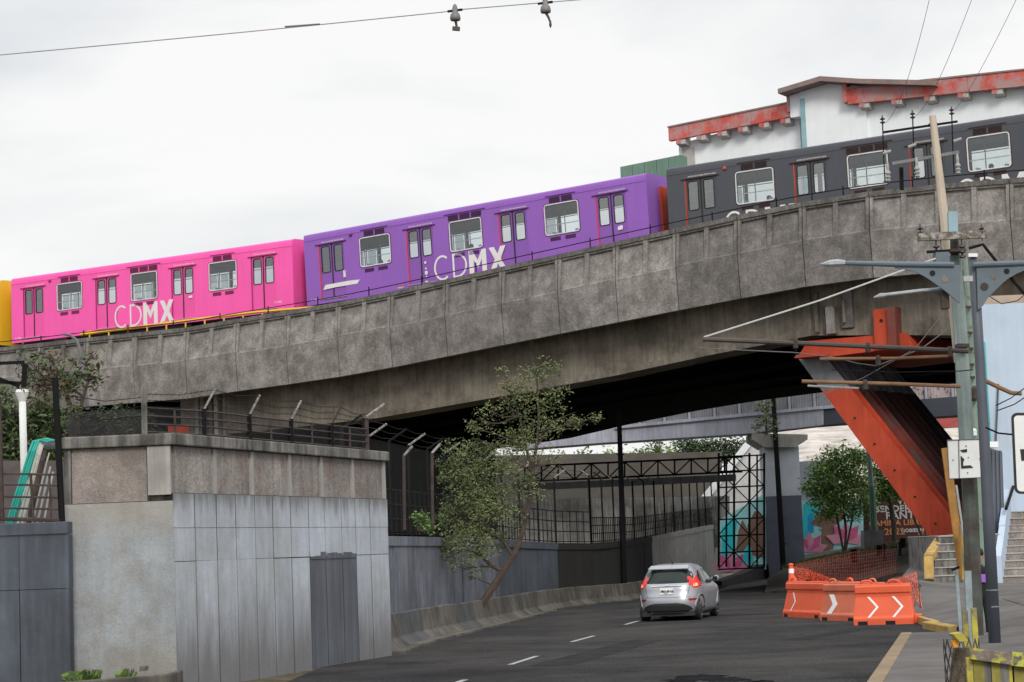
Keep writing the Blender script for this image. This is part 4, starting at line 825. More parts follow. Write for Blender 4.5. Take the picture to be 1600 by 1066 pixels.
for i in range(2, 8):
    a, b = wallp[i] + V((0, .13, tops[i] + .1)), wallp[i + 1] + V((0, .13, tops[i + 1] + .1)); MB().quad(a, b, b + V((0, 0, 2.2)), a + V((0, 0, 2.2))).build('mesh_panel', net2, rf_)
net = netm('dark shade mesh', (.03, .03, .033), 1, 1, .5)
for i in range(5):
    a, b = pts[i] + nB * .05, pts[i + 1] + nB * .05; MB().quad(a, b, b + V((0, 0, .45)), a + V((0, 0, .45))).build('shade_mesh', net, wf)
a, b = PA[0] + V((0, .05, 0)), PA[1] + V((0, .05, 0)); MB().quad(a, b, b + V((0, 0, .42)), a + V((0, 0, .42))).build('shade_mesh', net, wf)
p = pts[0] + dB * 1.4 + nB * .3; MB().bar(p, p + V((.33, .1, 0)), .04, .22).build('red_box', m_red, label='small red box behind the mesh on the retaining wall', cat='box')
bpy.data.objects['red_box'].location.z += .12
# left tall fence, pipes, white pole
lf = thing('yard_fence', 'tall dark rusty bar fence on the slate blue wall at the left edge', 'fence', at(50, 812, 33.4))
YF = 33.45
MB().tube([at(97, 815, YF), at(86, 590, YF)], .05, 6).build('post', m_blk, lf); MB().tube([at(3, 812, YF), at(-2, 620, YF)], .04, 6).build('post', m_rust, lf)
for x0, x1 in ((40, 36),): MB().tube([at(52, 812, YF), at(48, 742, YF)], .022, 6).build('picket', m_rust, lf)
MB().tube([at(80, 812, YF), at(77, 742, YF)], .018, 6).build('picket', m_rust, lf)
for y in (740, 757, 776, 794, 811): MB().tube([at(-6, y, YF), at(97, y + 2, YF)], .018 if y < 811 else .035, 5).build('rail', m_rust, lf)
MB().bar(at(-5, 597, YF), at(36, 599, YF), .05).build('top_frame', m_blk, lf); MB().bar(at(-5, 568, YF), at(38, 566, YF), .05).build('top_frame', m_blk, lf); MB().bar(at(39, 568, YF), at(37, 606, YF), .07).build('top_frame', m_blk, lf)
MB().bar(at(-5, 590, YF), at(30, 604, YF), .05).build('top_frame', m_blk, lf)
wpn = thing('white_pole', 'white tapered pole with a flared cap behind the left fence', 'pole', at(37, 820, 36.5))
MB().tube([at(40, 830, 36.5), at(35, 628, 36.5)], [.062, .062], 12).build('shaft', m_sign, wpn, smooth=True); MB().tube([at(35, 628, 36.5), at(34.5, 613, 36.5), at(34.5, 609, 36.5)], [.06, .12, .1], 12).build('cap', m_sign, wpn)
random.seed(5)
pl = ['outermost bright teal pipe of the leaning bundle', 'second bright teal pipe from the left in the leaning bundle', 'third bright teal pipe from the left in the leaning bundle', 'thin teal pipe beside the whitish ones', 'whitish grey pipe next to the teal ones', 'wide pale pipe in the middle of the leaning bundle', 'brown stained pipe in the middle of the leaning bundle', 'thin pale pipe leaning right of the brown one', 'short grey pipe near the corner post', 'shortest whitish pipe beside the corner post']
for i, (xb, xt, yt, mm, r) in enumerate(((12, 52, 690, m_teal, .022), (16, 57, 689, m_teal, .022), (20, 61, 688, m_teal, .022), (27, 62, 694, m_teal, .014), (30, 63, 693, m_wpipe, .024), (37, 66, 696, m_wpipe, .03), (46, 70, 706, m_rust, .04), (52, 77, 708, m_wpipe, .014), (60, 79, 730, m_galv, .02), (70, 83, 738, m_wpipe, .018))):
    p0, p1, p2 = at(xb - 2, 820, 33.9), at(xb + (xt - xb) * .85, yt + (820 - yt) * .12, 34.0), at(xt, yt, 34.1); P = [p0, p1, p2] + ([at(xt + 12, yt - 2, 34.1), at(xt + 24, yt + 1, 34.1)] if mm is m_teal and r > .02 else [])
    MB().tube(P, r, 7).build('pipe', mm, label=pl[i], cat='pipe', group='pipes leaning behind the left fence')
MB().bar(at(62, 694, 34.3), at(88, 696, 34.3), .08, .12).build('beam_end', m_gsteel, label='grey steel beam end behind the teal pipes', cat='beam')
MB().tube([at(137, 640, 36), at(130, 590, 36), at(126, 550, 36), at(120, 532, 36), at(110, 524, 36), at(98, 522, 36)], [.035, .035, .03, .028, .025, .02], 8).build('curved_pole', m_gsteel, label='curved grey lamp arm rising behind the bush at left', cat='lamp post')
# dark backing soil & yard wall behind left fence
slab('yard_wall', [(-40, 720), (110, 720), (110, 860), (-40, 860)], 41, .3, mat('drab yard wall', (.09, .075, .075), .9, .3), 'drab low wall behind the leaning pipes', 'wall')
# ------------------------------------------------------------------ foliage
def leafcloud(mb, blobs, size, mats, seed=1, flat=.55):
    rnd = random.Random(seed)
    for (c, r, n) in blobs:
        c = V(c); R_ = V(r) if hasattr(r, '__len__') else V((r, r, r)); tone = rnd.random(); nc = max(2, n // 14)
        for _ in range(nc):
            d = V((rnd.gauss(0, 1), rnd.gauss(0, 1), rnd.gauss(0, 1))).normalized() * (rnd.random() ** .45); cc = c + V((d.x * R_.x, d.y * R_.y, d.z * R_.z)); tw = rnd.random()
            for _ in range(14):
                p = cc + V((rnd.gauss(0, 1), rnd.gauss(0, 1), rnd.gauss(0, .8))) * size * 1.5
                a = V((rnd.gauss(0, 1), rnd.gauss(0, 1), rnd.gauss(0, .6))).normalized() * size * rnd.uniform(.5, 1.1); b = a.cross(V((rnd.gauss(0, 1), rnd.gauss(0, 1), rnd.gauss(0, 1)))).normalized() * size * rnd.uniform(.2, .4)
                mb.k = min(len(mats) - 1, int((tone * .45 + tw * .35 + rnd.random() * .2) * len(mats))); mb.add([p - a, p + b, p + a, p - b], [(0, 1, 2, 3)])
def tree(name, label, base, trunk, blobs, size, mats, seed, limbs=True, Mb=m_bark, cat='tree', tr_=.12):
    t = thing(name, label, cat, base); rnd = random.Random(seed); tb = MB()
    for pts_, rr in trunk: tb.tube(pts_, rr, 7)
    nodes = [p for pts_, rr in trunk for p in pts_[1:]]
    if limbs:
        for c, r, n in blobs:
            c = V(c); q = min(nodes, key=lambda p: (p - c).length + max(0, p.z - c.z) * 1.5); mid = q.lerp(c, .5) + V((rnd.uniform(-.1, .1), 0, rnd.uniform(-.12, .12))); tb.tube([q, mid, c], [.026, .018, .008], 5)
            for _ in range(5):
                rr_ = r if not hasattr(r, '__len__') else sum(r) / 3; e = c + V((rnd.gauss(0, 1), rnd.gauss(0, 1), rnd.gauss(0, 1))).normalized() * rr_ * .9; tb.tube([mid.lerp(c, rnd.random()), e], [.009, .004], 4)
    tb.build('trunk', Mb, t); lm = MB(); leafcloud(lm, blobs, size, mats, seed); lm.build('crown', mats, t); return t
YT = 57.8
def B(x, y, rp, n, dy=0): p = at(x, y, YT + dy); return (p, (rp / 57., rp / 57. * .9, rp / 57. * .85), n)
trunk = [([at(744, 968, YT), at(752, 945, YT), at(772, 915, YT), at(786, 893, YT), at(803, 868, YT), at(815, 838, YT), at(824, 800, YT), at(829, 770, YT), at(832, 730, YT)], [.115, .105, .1, .092, .08, .07, .062, .055, .045]),
         ([at(786, 893, YT), at(768, 884, YT + .1), at(752, 868, YT + .2), at(745, 850, YT + .2), at(728, 820, YT + .2), at(722, 780, YT + .3)], [.06, .055, .05, .045, .03, .02]),
         ([at(800, 868, YT), at(790, 850, YT), at(775, 838, YT - .1), at(752, 822, YT - .2)], [.045, .04, .035, .02]),
         ([at(832, 730, YT), at(838, 700, YT), at(842, 660, YT), at(840, 610, YT), at(838, 575, YT)], [.055, .045, .035, .025, .012]),
         ([at(832, 740, YT), at(822, 700, YT), at(812, 650, YT + .1), at(800, 615, YT + .1), at(795, 590, YT)], [.045, .035, .025, .018, .01]),
         ([at(836, 700, YT), at(858, 672, YT), at(890, 662, YT), at(925, 655, YT)], [.03, .025, .018, .008])]
blobs = [B(845, 580, 24, 420), B(870, 572, 14, 150), B(818, 600, 26, 420), B(785, 605, 16, 160), B(784, 577, 9, 60), B(838, 622, 30, 500), B(872, 612, 20, 260), B(800, 640, 28, 330), B(765, 640, 18, 160), B(750, 663, 14, 140), B(735, 668, 8, 60),
         B(880, 650, 26, 230), B(858, 668, 22, 300), B(825, 668, 26, 340), B(790, 680, 24, 260), B(905, 662, 14, 110), B(928, 655, 9, 70), B(815, 690, 26, 330),
         B(725, 715, 26, 480), B(712, 745, 26, 480), B(750, 740, 28, 480), B(702, 700, 14, 120), B(780, 735, 24, 240), B(725, 780, 34, 760), B(765, 785, 34, 700), B(700, 800, 22, 380), B(745, 815, 34, 700), B(790, 800, 28, 420), B(712, 840, 28, 500), B(760, 845, 24, 330), B(695, 862, 18, 200), B(735, 868, 20, 220), B(785, 838, 18, 160), B(712, 885, 12, 70), B(806, 765, 24, 230), B(800, 715, 26, 380), B(775, 770, 26, 300), B(755, 715, 24, 260), B(822, 742, 20, 200), B(770, 702, 22, 220), B(740, 690, 16, 120), B(760, 860, 22, 200), B(735, 900, 10, 50), B(700, 725, 20, 200), B(845, 715, 22, 110), B(870, 715, 16, 60), B(838, 770, 16, 90), B(750, 882, 8, 30)]
tree('tree', 'slender leaning tree with sparse grey green leaves growing between wall and barrier', at(752, 945, YT), trunk, [(c, tuple(q * 1.12 for q in r), int(n * (.8 if c.z > 4.6 else 1.25))) for c, r, n in blobs], .058, [LEAF[0], LEAF[0], LEAF[1], LEAF[1], LEAF[3]], 4)
# background trees by the murals
for lab, Y, tr, bl, se in (
    ('green bushy tree with thin split stems in front of the flower mural', 108, [([(1318, 862), (1312, 830), (1306, 800), (1298, 770)], 2), ([(1320, 862), (1322, 830), (1318, 790), (1322, 760)], 2), ([(1321, 862), (1330, 820), (1336, 780)], 1.6)],
     [(1310, 715, 26), (1290, 735, 26), (1330, 735, 30), (1280, 760, 22), (1310, 765, 32), (1345, 765, 26), (1275, 785, 12), (1300, 790, 24), (1332, 795, 20), (1340, 712, 18), (1355, 790, 14), (1288, 808, 12), (1272, 768, 14)], 21),
    ('second leafy tree right of the green lamp post', 110, [([(1398, 855), (1397, 820), (1392, 790)], 4), ([(1396, 800), (1385, 770)], 2)],
     [(1385, 725, 22), (1378, 755, 26), (1402, 750, 22), (1392, 770, 20), (1370, 775, 16), (1368, 735, 16), (1412, 768, 12), (1362, 715, 14)], 22),
    ('bare stemmed shrub in front of the maroon lettered wall', 106, [([(1446, 850), (1430, 815), (1424, 780)], 1.6), ([(1447, 850), (1444, 810), (1440, 780)], 1.6), ([(1449, 850), (1462, 820), (1468, 800)], 1.6), ([(1448, 850), (1455, 815)], 1.4)], [(1424, 790, 9), (1440, 785, 8)], 23),
    ('thin trunked tree half hiding the brown mural shape', 111, [([(1352, 852), (1354, 820), (1352, 785)], 4)], [(1350, 770, 18), (1362, 778, 14)], 24)):
    sc_ = 3300 / Y; T_ = [([at(x, y, Y) for x, y in P], [w_ / sc_] * len(P)) for P, w_ in tr]; BL = [(at(x, y, Y), (r / sc_, r / sc_ * .9, r / sc_ * .8), int(r * r * (1.15 if se < 23 else .5))) for x, y, r in bl]
    tree('tree', lab, T_[0][0][0], T_, BL, .14, [LEAF[0], LEAF[4], LEAF[4], LEAF[1]], se)
# far tree tops under the bridge
for i, (lab, Y, bl) in enumerate((('bright green tree top seen just under the footbridge', 150, [(1005, 712, 16), (1025, 705, 16), (1045, 712, 14), (1012, 722, 14), (990, 722, 12)]), ('dark tree mass under the footbridge left of its column', 160, [(1070, 700, 22), (1095, 698, 22), (1120, 700, 22), (1145, 700, 20), (1165, 702, 16), (1085, 715, 20), (1110, 718, 20), (1140, 716, 18)]), ('small grey green tree top right of the leaning tree', 150, [(950, 712, 8), (912, 712, 10), (968, 716, 8)]))):
    sc_ = 3300 / Y; tree('tree', lab, at(bl[0][0], 800, Y), [([at(bl[0][0], 800, Y), at(bl[0][0], 760, Y), at(bl[0][0], 720, Y)], [.2, .15, .1])], [(at(x, y, Y), (r / sc_, r / sc_, r / sc_ * .8), int(r * r * 1.1)) for x, y, r in bl], .2, [LEAF[2], LEAF[2], LEAF[0]] if i == 1 else [LEAF[0], LEAF[4]], 40 + i)
# shrubs at left
def BB(x, y, r, n, Y): s_ = 3300 / Y; return (at(x, y, Y), (r / s_, r / s_, r / s_), n)
tree('tree', 'broad leaved tree with reddish flower heads poking above the left fence', at(120, 700, 35), [([at(115, 700, 35), at(110, 640, 35), at(100, 600, 35)], [.06, .05, .03]), ([at(115, 690, 35), at(130, 620, 35), at(140, 590, 35)], [.04, .03, .02])],
     [BB(50, 565, 14, 90, 35), BB(62, 590, 18, 130, 35), BB(90, 575, 14, 90, 35), BB(98, 600, 18, 130, 35), BB(75, 560, 9, 50, 35), BB(110, 610, 14, 90, 35), BB(140, 560, 10, 60, 35), BB(143, 580, 12, 90, 35), BB(120, 590, 14, 80, 35), BB(45, 590, 12, 70, 35), BB(70, 612, 16, 90, 35), BB(146, 598, 8, 40, 35)], .07, [LEAF[2], LEAF[0], LEAF[5], LEAF[2]], 31)
tree('shrub', 'dense green hedge bush behind the white pole and teal pipes', at(60, 800, 44), [([at(60, 800, 44), at(60, 700, 44)], [.06, .04])], [BB(10, 650, 28, 480, 44), BB(55, 650, 28, 480, 44), BB(85, 670, 24, 380, 44), BB(15, 690, 28, 420, 44), BB(60, 700, 28, 420, 44), BB(0, 620, 24, 300, 44), BB(70, 625, 22, 300, 44), BB(-15, 670, 24, 300, 44), BB(85, 710, 20, 260, 44), BB(10, 725, 20, 260, 44)], .08, [LEAF[2], LEAF[0], LEAF[0]], 32, cat='shrub')
tree('shrub', 'dark leafy climber along the top of the pale wall face', at(170, 680, 34.6), [([at(170, 680, 34.6), at(170, 660, 34.6)], [.03, .02])], [BB(110, 650, 18, 130, 34.6), BB(145, 655, 18, 170, 34.6), BB(180, 655, 18, 170, 34.6), BB(212, 660, 15, 130, 34.6), BB(235, 665, 10, 60, 34.6), BB(175, 672, 12, 90, 34.6), BB(120, 672, 12, 90, 34.6), BB(195, 640, 10, 50, 34.6), BB(225, 645, 10, 30, 34.6)], .06, [LEAF[2], LEAF[2], LEAF[0], LEAF[5]], 33, cat='shrub')
tree('shrub', 'small green bush behind the dark bars right of the retaining wall', at(655, 830, 50), [([at(655, 830, 50), at(655, 815, 50)], [.03, .02])], [BB(660, 815, 11, 170, 50), BB(655, 808, 8, 90, 50), BB(668, 822, 10, 120, 50)], .06, [LEAF[4], LEAF[0]], 34, cat='shrub')
tree('plant', 'young plant sprouting from the footbridge column cap', at(1198, 680, 110.5), [([at(1198, 680, 110.5), at(1197, 655, 110.5)], [.08, .04])], [BB(1198, 640, 11, 90, 110.5), BB(1185, 660, 8, 60, 110.5), BB(1205, 668, 9, 70, 110.5), BB(1195, 655, 9, 60, 110.5)], .15, [LEAF[0], LEAF[1]], 35, cat='plant')
# ------------------------------------------------------------------ silver hatchback
def hatchback(M, label):
    t = thing('car', label, 'car', M=M)
    cp = mat('silver car paint', (.40, .415, .45), .3, .03, 1, bump=0, metal=.45, spec=.6); gl = mat('dark car glass', (.010, .018, .018), .12, .1, 1, bump=0, spec=.35); bk = mat('black car plastic', (.02, .02, .022), .6, .1, 4, bump=.02)
    rl = mat('lit red tail lamp', (.55, .02, .015), .25, .1, 6, bump=0, em=.3); rl2 = mat('lit orange lamp core', (.95, .35, .15), .3, .1, 8, bump=0, em=.7); rd_ = mat('dull red reflector', (.25, .01, .015), .3, .1, 6, bump=0); ch = mat('car chrome', (.6, .6, .6), .15, .02, 1, bump=0, metal=1)
    K = [(.20, .10, 3.80, .76), (.27, .03, 3.88, .83), (.40, .0, 3.94, .855), (.52, .0, 3.95, .86), (.64, .03, 3.95, .862), (.74, .07, 3.9, .862), (.84, .09, 3.8, .85), (.90, .11, 3.5, .84), (.97, .15, 3.15, .815), (1.05, .21, 2.98, .78), (1.15, .30, 2.8, .735), (1.25, .40, 2.6, .69), (1.34, .50, 2.4, .635), (1.405, .60, 2.2, .58), (1.445, .74, 2.05, .51), (1.47, .92, 1.9, .42), (1.482, 1.15, 1.7, .28), (1.486, 1.3, 1.5, .1)]
    def par(z): return tuple(lerp([(k[0], k[i]) for k in K], z) for i in (1, 2, 3))
    EX = 4.2
    def outl(z, n=72):
        xr, xf, hw = par(z); cx, a = (xr + xf) / 2, (xf - xr) / 2; P = []
        for i in range(n):
            th = 2 * pi * i / n; c, s_ = cos(th), sin(th); P.append((cx + a * math.copysign(abs(c) ** (2 / EX), c), hw * math.copysign(abs(s_) ** (2 / EX), s_), z))
        return P
    def rear(y, z, e=0): xr, xf, hw = par(z); cx, a = (xr + xf) / 2, (xf - xr) / 2; return (cx - a * (1 - min(.999, abs(y / hw)) ** EX) ** (1 / EX) - e, y, z)
    def side(x, z, sg, e=0): xr, xf, hw = par(z); cx, a = (xr + xf) / 2, (xf - xr) / 2; return (x, sg * (hw * (1 - min(.999, abs((x - cx) / a)) ** EX) ** (1 / EX) + e), z)
    zs = sorted({k[0] for k in K} | {.23, .33, .46, .58, .69, .79, .935, 1.01, 1.10, 1.20, 1.30, 1.37, 1.427, 1.459})
    n = 72; mb = MB(); mb.add([p for z in zs for p in outl(z)], [(i * n + k, i * n + (k + 1) % n, (i + 1) * n + (k + 1) % n, (i + 1) * n + k) for i in range(len(zs) - 1) for k in range(n)] + [tuple(range(n)), tuple(range((len(zs) - 1) * n, len(zs) * n))])
    bd = lambda mb, name, m, par=None, **k: mb.build(name, m, par or t, world=False, **k)
    body = bd(mb, 'body', cp, smooth=True)
    def patch(fn, rows, cols=10, e=.006):     # rows: (z, a0, a1)
        mb = MB(); vs = []; R2 = []
        for (z0, a0, a1), (z1, b0, b1) in zip(rows, rows[1:]):
            for j in range(4): u = j / 4; R2.append((z0 + (z1 - z0) * u, a0 + (b0 - a0) * u, a1 + (b1 - a1) * u))
        R2.append(rows[-1])
        for z, a, b in R2: vs += [fn(a + (b - a) * k / cols, z, e) for k in range(cols + 1)]
        m_ = cols + 1; mb.add(vs, [(i * m_ + k, i * m_ + k + 1, (i + 1) * m_ + k + 1, (i + 1) * m_ + k) for i in range(len(R2) - 1) for k in range(cols)]); return mb
    F = lambda y, z, e: rear(y, z, e)
    bd(patch(F, [(.985, -.50, .50), (1.0, -.62, .62), (1.08, -.655, .655), (1.18, -.64, .64), (1.27, -.585, .585), (1.315, -.50, .50)], 16, .010), 'rear_window', gl, smooth=True)
    bd(patch(F, [(.99, -.05, .3), (1.0, -.05, .32)], 6, .02), 'wiper', bk)
    bd(patch(F, [(1.335, -.15, .15), (1.36, -.13, .13)], 6, .016), 'brake_light', rl)
    sp = MB(); sp.hexa([(.42, -.56, 1.335), (.62, -.56, 1.40), (.62, .56, 1.40), (.42, .56, 1.335), (.41, -.53, 1.365), (.66, -.5, 1.452), (.66, .5, 1.452), (.41, .53, 1.365)]); bd(sp, 'spoiler', cp, smooth=False, bevel=.01)
    bd(patch(F, [(.905, -.42, .42), (.93, -.42, .42)], 10, .012), 'hatch_trim', ch)
    bd(patch(F, [(.895, -.42, .42), (.904, -.42, .42)], 10, .010), 'trim_shadow', bk)
    bd(patch(F, [(.915, -.055, .055), (.93, -.06, .06), (.955, -.03, .03)], 6, .02), 'badge', ch)
    for sg in (-1, 1):
        f2 = lambda y, z, e, sg=sg: rear(sg * y, z, e)
        bd(patch(f2, [(.845, .70, .73), (.88, .655, .81), (.95, .635, .80), (1.03, .65, .765), (1.12, .68, .722), (1.18, .69, .70)], 8, .014), 'tail_light', rl, smooth=True)
        bd(patch(f2, [(.89, .68, .76), (.94, .67, .76), (.97, .69, .74)], 5, .02), 'tail_light_core', rl2)
        fs = lambda x, z, e, sg=sg: side(x, z, sg, e)
        bd(patch(fs, [(.92, .20, .36), (1.0, .24, .42), (1.08, .30, .42), (1.15, .36, .40)], 5, .012), 'tail_light', rl, smooth=True)
        bd(patch(f2, [(.52, .60, .70), (.555, .57, .76), (.58, .56, .755)], 5, .012), 'reflector', rd_)
        bd(patch(fs, [(.97, .78, 1.5), (1.04, .68, 1.5), (1.16, .74, 1.5), (1.27, .90, 1.48), (1.32, 1.1, 1.45)], 10, .008), 'side_window', gl, smooth=True)
        bd(patch(fs, [(.96, 1.56, 2.55), (1.04, 1.56, 2.5), (1.16, 1.56, 2.4), (1.27, 1.55, 2.2), (1.335, 1.52, 2.02)], 10, .008), 'side_window', gl, smooth=True)
        bd(patch(fs, [(.945, .62, 2.7), (.962, .6, 2.7)], 14, .012), 'belt_trim', ch)
        for xx in (1.52, .78, 2.62): bd(patch(fs, [(.35, xx, xx + .012), (.94, xx, xx + .012)], 1, .003), 'door_gap', bk)
        for xx in (1.15, 1.85):
            bd(patch(fs, [(.83, xx, xx + .2), (.86, xx, xx + .2)], 3, .03), 'door_handle', cp)
        for xw in (.62, 3.12):
            ar = MB(); ar.tube([side(xw + .36 * cos(a), max(.21, .32 + .36 * sin(a)), sg, .004) for a in [pi * k / 14 for k in range(15)]], .012, 6); bd(ar, 'wheel_arch', cp, smooth=True)
            da = MB(); da.add([side(xw, .3, sg, .003)] + [side(xw + .35 * cos(a), max(.205, .32 + .35 * sin(a)), sg, .004) for a in [-.3 + (pi + .6) * k / 18 for k in range(19)]], [(0, k, k + 1) for k in range(1, 19)]); bd(da, 'arch_hollow', bk)
            w_ = MB(); w_.lathe((xw, sg * .60, .31), [(.29, 0), (.31, .02), (.31, .17), (.295, .195), (.21, .2)], (0, sg, 0), 24); wo = bd(w_, 'wheel', bk, smooth=False)
            rm = MB(); rm.lathe((xw, sg * .794, .31), [(.20, 0), (.2, .012), (.17, .0), (.05, -.02), (.03, .01)], (0, sg, 0), 20)
            for k in range(8): a = 2 * pi * k / 8; rm.bar((xw, sg * .808, .31), (xw + .185 * cos(a), sg * .808, .31 + .185 * sin(a)), .045, .02, up=(0, 1, 0))
            bd(rm, 'rim', ch, wo)
        mr_ = MB(); mr_.tube([(2.28, sg * .76, 1.0), (2.3, sg * .86, 1.03), (2.3, sg * .97, 1.05), (2.3, sg * 1.01, 1.05)], [.03, .07, .085, .05], 8); bd(mr_, 'wing_mirror', cp, smooth=True)
        bd(MB().box((2.2, sg * .86, .99), (2.225, sg * .99, 1.1)), 'mirror_glass', gl)
    bd(patch(F, [(.23, -.52, .52), (.30, -.66, .66), (.38, -.60, .60), (.44, -.45, .45), (.465, -.3, .3)], 16, .014), 'bumper_insert', bk, smooth=True)
    bd(MB().box((.15, -.7, .13), (3.6, .7, .24)), 'underbody', bk)
    bd(patch(F, [(.615, -.68, .68), (.622, -.68, .68)], 16, .004), 'hatch_gap', bk)
    for sg in (-1, 1):
        f2 = lambda y, z, e, sg=sg: rear(sg * y, z, e); bd(patch(f2, [(.62, .50, .508), (.70, .55, .558), (.84, .575, .583), (.98, .63, .638)], 1, .004), 'hatch_gap', bk)
    pl = patch(F, [(.70, -.165, .165), (.85, -.165, .165)], 4, .02); po = bd(pl, 'number_plate', m_sign)
    bd(patch(F, [(.69, -.19, .19), (.865, -.19, .19)], 4, .012), 'plate_recess', ch)
    x0 = rear(0, .77)[0] - .055; text('plate_lettering', 'PBD·39·10', m_black, frame((x0, .15, .755), (0, -1, 0), (0, 0, 1)), .075, po, world=False, bold=.003)
    text('plate_lettering', 'CDMX', m_black, frame((x0, .05, .715), (0, -1, 0), (0, 0, 1)), .028, po, world=False)
    bd(MB().tube([(1.0, 0, 1.47), (.95, 0, 1.55), (.72, 0, 1.72)], [.018, .008, .004], 6), 'antenna', bk)
    bd(MB().lathe((1.1, 0, 1.475), [(.035, 0), (.02, .03), (.001, .035)], (0, 0, 1), 8), 'antenna_base', bk)
    bd(MB().tube([(.02, .42, .215), (.2, .42, .22)], .025, 8), 'exhaust', ch)
    return t
gp = gnd(1043, 971); ca = rad(62)   # heading: local +x points away from the camera and to the right
hatchback(Matrix.Translation(gp + V((0, .0, 0))) @ Matrix.Rotation(rad(75), 4, 'Z'), 'silver hatchback with lit tail lamps driving under the bridge')
# ------------------------------------------------------------------ water filled barriers, delineator, netting
def barrier(label, pl_, pr_, m, chev):
    pl_, pr_ = V(pl_), V(pr_); L = (pr_ - pl_).length; d = (pr_ - pl_).normalized(); q = V((-d.y, d.x, 0)); M = frame(pl_ + q * 0, d, (q.x, q.y, 0)); M = Matrix.Translation(V((0, 0, .0))) @ M
    t = thing('road_barrier', label, 'barrier', M=M, group='orange plastic road barriers')
    pr = [(0, .0), (0, .14), (.035, .2), (.13, .62), (.13, .70), (.10, .72), (.10, .86), (.13, .89), (.13, .92), (.33, .92), (.33, .89), (.36, .86), (.36, .72), (.33, .70), (.33, .62), (.43, .2), (.46, .14), (.46, 0)]
    mb = MB(); n = len(pr); xs = [0, .12, .3, .42, .5 * L - .2, .5 * L + .1, L - .5, L - .38, L - .1, L]; 
    vs = []
    for i, x in enumerate(xs):
        tp = .0 if 0 < i < len(xs) - 1 else 1
        notch = i in (4, 5) or i in (1,)
        for y, z in pr: vs.append((x + (.05 if i == 0 else -.05 if i == len(xs) - 1 else 0) * (z > .6), y, z))
    mb.add(vs, [(i * n + k, i * n + k + 1, (i + 1) * n + k + 1, (i + 1) * n + k) for i in range(len(xs) - 1) for k in range(n - 1)] + [tuple(range(n)), tuple(range((len(xs) - 1) * n, len(xs) * n)), ])
    mb.build('body', m, t, world=False, bevel=.012)
    for a in (.0, .46 * L): MB().box((a + .1, -.006, -.0), (a + .32, .06, .085)).build('fork_notch', m_dhole, t, world=False)
    MB().box((L + .0, .1, 0), (L + .16, .36, .22)).build('connector', m, t, world=False, bevel=.02)
    for a in (.32, L - .42): MB().tube([(a - .16, .23, .92), (a - .1, .23, .985), (a, .23, 1.0), (a + .08, .23, .985), (a + .14, .23, .92)], .028, 8).build('handle', m, t, world=False, smooth=True)
    for cx, wd, hh, mm in chev:
        def pt(x, z): y = .035 + (z - .2) / .42 * .095; return (cx + x, y - .008, z)
        a, b, c = .17, .40, .63; w2 = wd
        MB().prism([pt(-.1, c), pt(-.1 + w2, c), pt(.1 + w2, b), pt(-.1 + w2, a), pt(-.1, a), pt(.1, b)], (0, -.003, 0)).build('chevron', mm, t, world=False)
    return t
b1p, b1q = gnd(1223, 964), gnd(1330, 969); b2p, b2q = gnd(1282, 970), gnd(1372, 972); b3p, b3q = gnd(1334, 977.5), gnd(1428, 975)
barrier('orange plastic barrier with one thin chevron, leftmost and behind the others', b1p, b1q, m_barr, [(.55, .07, 1, m_refl)])
barrier('faded orange plastic barrier with a fat white chevron, the middle one', b2p + V((0, .1, 0)), b2q + V((0, .1, 0)), m_barro, [(.38, .2, 1, m_refl)])
barrier('bright orange plastic barrier with two thin chevrons, rightmost and nearest', b3p, b3q, m_barr, [(.42, .06, 1, m_refl), (.98, .06, 1, m_refl)])
p = b1p + V((.33, .35, .9)); dl = thing('delineator', 'orange delineator post with a white band on the leftmost barrier', 'post', p)
MB().lathe(p, [(.1, -.03), (.085, .12), (.07, .2), (.06, .38), (.06, .4), (.05, .42), (.075, .43), (.075, .46), (.03, .48)], n=12).build('post', m_barr, dl); MB().lathe(p, [(.074, .22), (.067, .34)], n=12).build('reflective_band', m_refl, dl)
# orange safety netting: real thin strands
nt_ = thing('safety_netting', 'sagging orange plastic safety netting strung behind the barriers', 'netting', gnd(1330, 930))
def netting(top_, bot_, nx, ny, r, mm):
    P = []
    for i in range(nx + 1):
        u = i / nx * (len(top_) - 1); j = min(len(top_) - 2, int(u)); f = u - j; a = top_[j].lerp(top_[j + 1], f); b = bot_[j].lerp(bot_[j + 1], f); P.append([a.lerp(b, k / ny) + V((random.uniform(-.015, .015), random.uniform(-.03, .03), random.uniform(-.015, .015))) for k in range(ny + 1)])
    mb = MB()
    for i in range(nx + 1): mb.tube(P[i], r, 3, cap=False)
    for k in range(ny + 1): mb.tube([P[i][k] for i in range(nx + 1)], r, 3, cap=False)
    return mb
tp = [p + V((0, .1, .4)), at(1262, 890, 60), at(1300, 905, 60), at(1352, 918, 58), at(1400, 905, 56), at(1432, 893, 53)]
bt = [p + V((0, .1, -.1)), at(1262, 905, 60), at(1300, 920, 60), at(1352, 935, 58), at(1404, 940, 55), at(1442, 955, 50.5)]
netting(tp, bt, 110, 10, .006, m_barr).build('net', m_barr, nt_, kind='stuff')
tp2 = [at(1243, 882, 62), at(1290, 872, 66), at(1340, 862, 72), at(1400, 858, 76)]; bt2 = [at(1243, 893, 61), at(1290, 905, 62), at(1340, 912, 66), at(1400, 895, 70)]
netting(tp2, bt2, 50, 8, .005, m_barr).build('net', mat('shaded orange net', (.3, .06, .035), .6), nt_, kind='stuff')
MB().tube([at(1433, 884, 52.5), at(1436, 925, 51.5), at(1440, 962, 50.5)], .014, 6).build('stake', m_rust, nt_)
